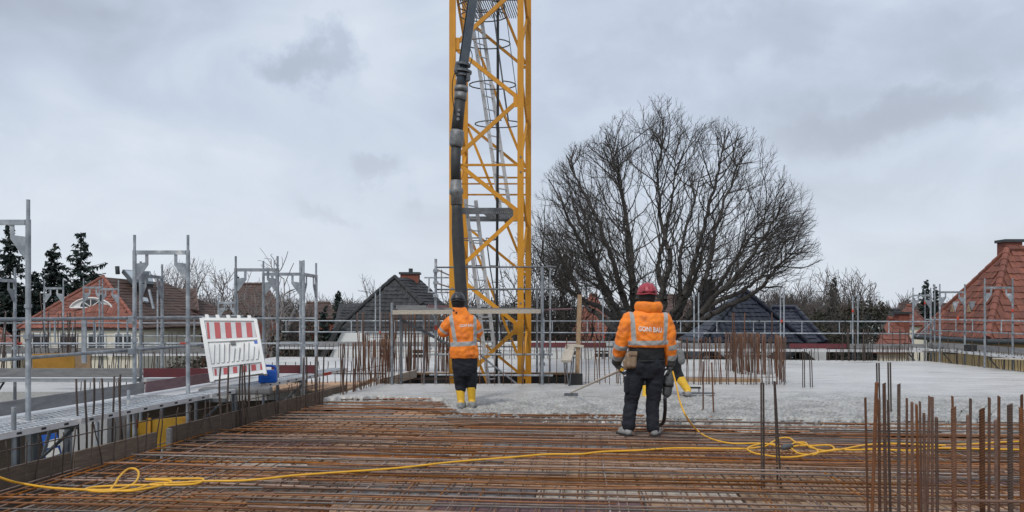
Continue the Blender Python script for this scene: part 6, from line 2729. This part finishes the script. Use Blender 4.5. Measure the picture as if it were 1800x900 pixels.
def conifer_mesh(seed, h, w, m, dens=1.0, thin=.0):
    rng = np.random.default_rng(seed)
    segs = [(0, 0, 0, 0, 0, h * .5, .16, .10), (0, 0, h * .5, 0, 0, h, .10, .02)]
    vs, fs = [], []
    z = h * .10
    while z < h * .985:
        f = (z / h)
        rad = w * (1 - f) ** 1.0 * (1 + rng.normal(0, .24)) + .10
        nb_ = int(7 + 3 * rng.random())
        a0 = rng.uniform(0, 6.3)
        for k in range(nb_):
            if rng.random() < thin:
                continue
            a = a0 + 6.283 * k / nb_ + rng.normal(0, .15)
            L_ = rad * rng.uniform(.55, 1.18)
            dr = -.16 - .30 * (1 - f) + rng.normal(0, .16)
            p0 = np.array((0, 0, z + rng.normal(0, .16)))
            dv = np.array((math.cos(a), math.sin(a), 0))
            pe = p0 + dv * L_ + np.array((0, 0, L_ * dr + .35 * L_ * f))
            mid = (p0 + pe) / 2 + np.array((0, 0, -.06 * L_))
            segs.append((*p0, *mid, .03, .02))
            segs.append((*mid, *pe, .02, .008))
            sd_ = np.array((-dv[1], dv[0], 0))
            nn = max(6, int(L_ * 16 * dens))
            for j in range(nn):
                t = (j + rng.random()) / nn
                c = p0 * (1 - t) + pe * t + np.array((0, 0, -.10 * L_ * math.sin(t * 3.14)))
                sw = .17 + .30 * L_ * (1 - t) ** .8 * .5
                for s in (-1, 1):
                    e = c + sd_ * s * sw * rng.uniform(.6, 1.2) + dv * .16 * rng.uniform(.4, 1.4) + np.array((0, 0, rng.uniform(-.36, .12)))
                    q_ = c + dv * .16 + np.array((0, 0, rng.uniform(-.20, .08)))
                    b = len(vs)
                    vs += [tuple(c), tuple(e), tuple(q_)]
                    fs.append((b, b + 1, b + 2))
        z += h * .017 + .05 * rng.random()
    me = bpy.data.meshes.new('crown')
    me.from_pydata(vs, [], fs)
    me.materials.append(MATS[m])
    return me, segs


CM = [conifer_mesh(1, 13, 4.0, 'needles', .9, .22), conifer_mesh(2, 13, 3.4, 'needles', .9, .30), conifer_mesh(7, 13, 4.6, 'needles', .9, .40)]


def conifer(label, kind, px, ytop, d, wide=1.0, group=None):
    me, segs = CM[kind]
    s = (P(0, ytop, d).z - GZ) / 13.
    t = thing('spruce_tree', label, 'tree', (P(px, 0, d).x, d, GZ), group, U(0, 6))
    key = ('cf', kind)
    if key not in PROTO:
        o = tubes_np(segs, 'trunk', 'bark', None, 5)
        PROTO[key] = o.data
        bpy.data.objects.remove(o)
    for nm, dd in (('trunk', PROTO[key]), ('crown', me)):
        o = bpy.data.objects.new(nm, dd)
        COL.objects.link(o)
        o.parent = t
        o.scale = (s * wide, s * wide, s)
    return t


conifer('dark spruce at the far left picture edge', 0, 18, 400, 50, 1.0)
conifer('dark spruce second from the left picture edge', 1, 95, 430, 52, 1.15)
conifer('tall loose dark spruce right of the left group', 2, 142, 408, 50, 1.05)
conifer('dark spruce filling low between the left spruces', 0, 60, 480, 54, 1.3)
conifer('dark spruce low behind the red roof ridge', 0, 165, 478, 56, 1.1)
conifer('small dark spruce above the crossing scaffold', 0, 418, 486, 60, .8)
conifer('dark spruce left of the dark tiled house', 0, 594, 514, 46, .9)
conifer('slim spruce at the left of the dark wing roof', 1, 570, 540, 44, 1.0)
conifer('dark spruce beside the right scaffold frames', 0, 1628, 494, 60, .95)
conifer('dark conifer inside the bare tree right of the pyramid roof', 0, 1466, 490, 50, .9)
conifer('thin spruce right of the scaffold spruce', 1, 1644, 502, 62, .7)


# evergreen shrubs and ivy: leaf clumps with uneven outlines
def shrub(label, px0, px1, ytop, d, dep, m='ivy', n=5200, name='shrub', seed=0, leaf=.14):
    rng = np.random.default_rng(seed + 17)
    x0, x1 = P(px0, 0, d).x, P(px1, 0, d).x
    zt = P(0, ytop, d).z
    t = thing(name, label, 'shrub', ((x0 + x1) / 2, d, GZ))
    vs, fs = [], []
    clumps = []
    while len(clumps) < 46:
        s = rng.random()
        x = x0 + (x1 - x0) * s
        hh = (zt - GZ) * (1 - .34 * abs(2 * s - 1) ** 2.2) * (1 + .14 * noise.noise(V((x * .8, seed, 0))))
        z = GZ + hh * rng.uniform(.35, 1.0)
        y = d + rng.uniform(-dep, dep) * .5
        clumps.append((x, y, z, rng.uniform(.45, .95) * (x1 - x0) * .16 + .25))
    for i in range(n):
        cx_, cy_, cz_, cr_ = clumps[rng.integers(len(clumps))]
        v = rng.normal(0, 1, 3)
        v /= np.linalg.norm(v)
        p = np.array((cx_, cy_, cz_)) + v * cr_ * rng.uniform(.5, 1.05)
        a, b = rng.normal(0, 1, 3), rng.normal(0, 1, 3)
        a /= np.linalg.norm(a)
        b /= np.linalg.norm(b)
        k = len(vs)
        vs += [tuple(p), tuple(p + a * leaf), tuple(p + a * leaf * .6 + b * leaf * .7), tuple(p + b * leaf * .5)]
        fs.append((k, k + 1, k + 2, k + 3))
    o0 = org(t)
    me = bpy.data.meshes.new('crown')
    me.from_pydata([(x - o0.x, y - o0.y, z - o0.z) for x, y, z in vs], [], fs)
    me.materials.append(MATS[m])
    o = bpy.data.objects.new('crown', me)
    COL.objects.link(o)
    o.parent = t
    st_ = [((x0 + x1) / 2, d, GZ, c[0], c[1], c[2], .07, .02) for c in clumps]
    tubes_np(st_, 'stems', 'bark', t, 4)
    return t


shrub('brownish evergreen shrub right of the blue black roof', 1405, 1480, 530, 42, 3, 'ivy', 5200, seed=1)
shrub('dark rounded evergreen hedge beside the orange red roof', 1478, 1560, 535, 40, 3, 'ivy', 6000, seed=2)
shrub('dark yew bush in front of the small orange red roof', 1500, 1552, 582, 34, 2.5, 'needles', 4200, seed=3)
shrub('dark ivy clad shrub mass behind the crane foot at right', 935, 1015, 486, 40, 4, 'ivy', 6500, seed=4)
shrub('dark ivy growth behind the mast between house and crane', 830, 925, 530, 40, 4, 'ivy', 4500, seed=5)
shrub('dark brown hedge behind the rear slab scaffold', 290, 470, 575, 34, 3, 'ivy', 7000, seed=6)
shrub('dark brown hedge left of the white gable', 470, 580, 560, 38, 3, 'ivy', 5200, seed=7)
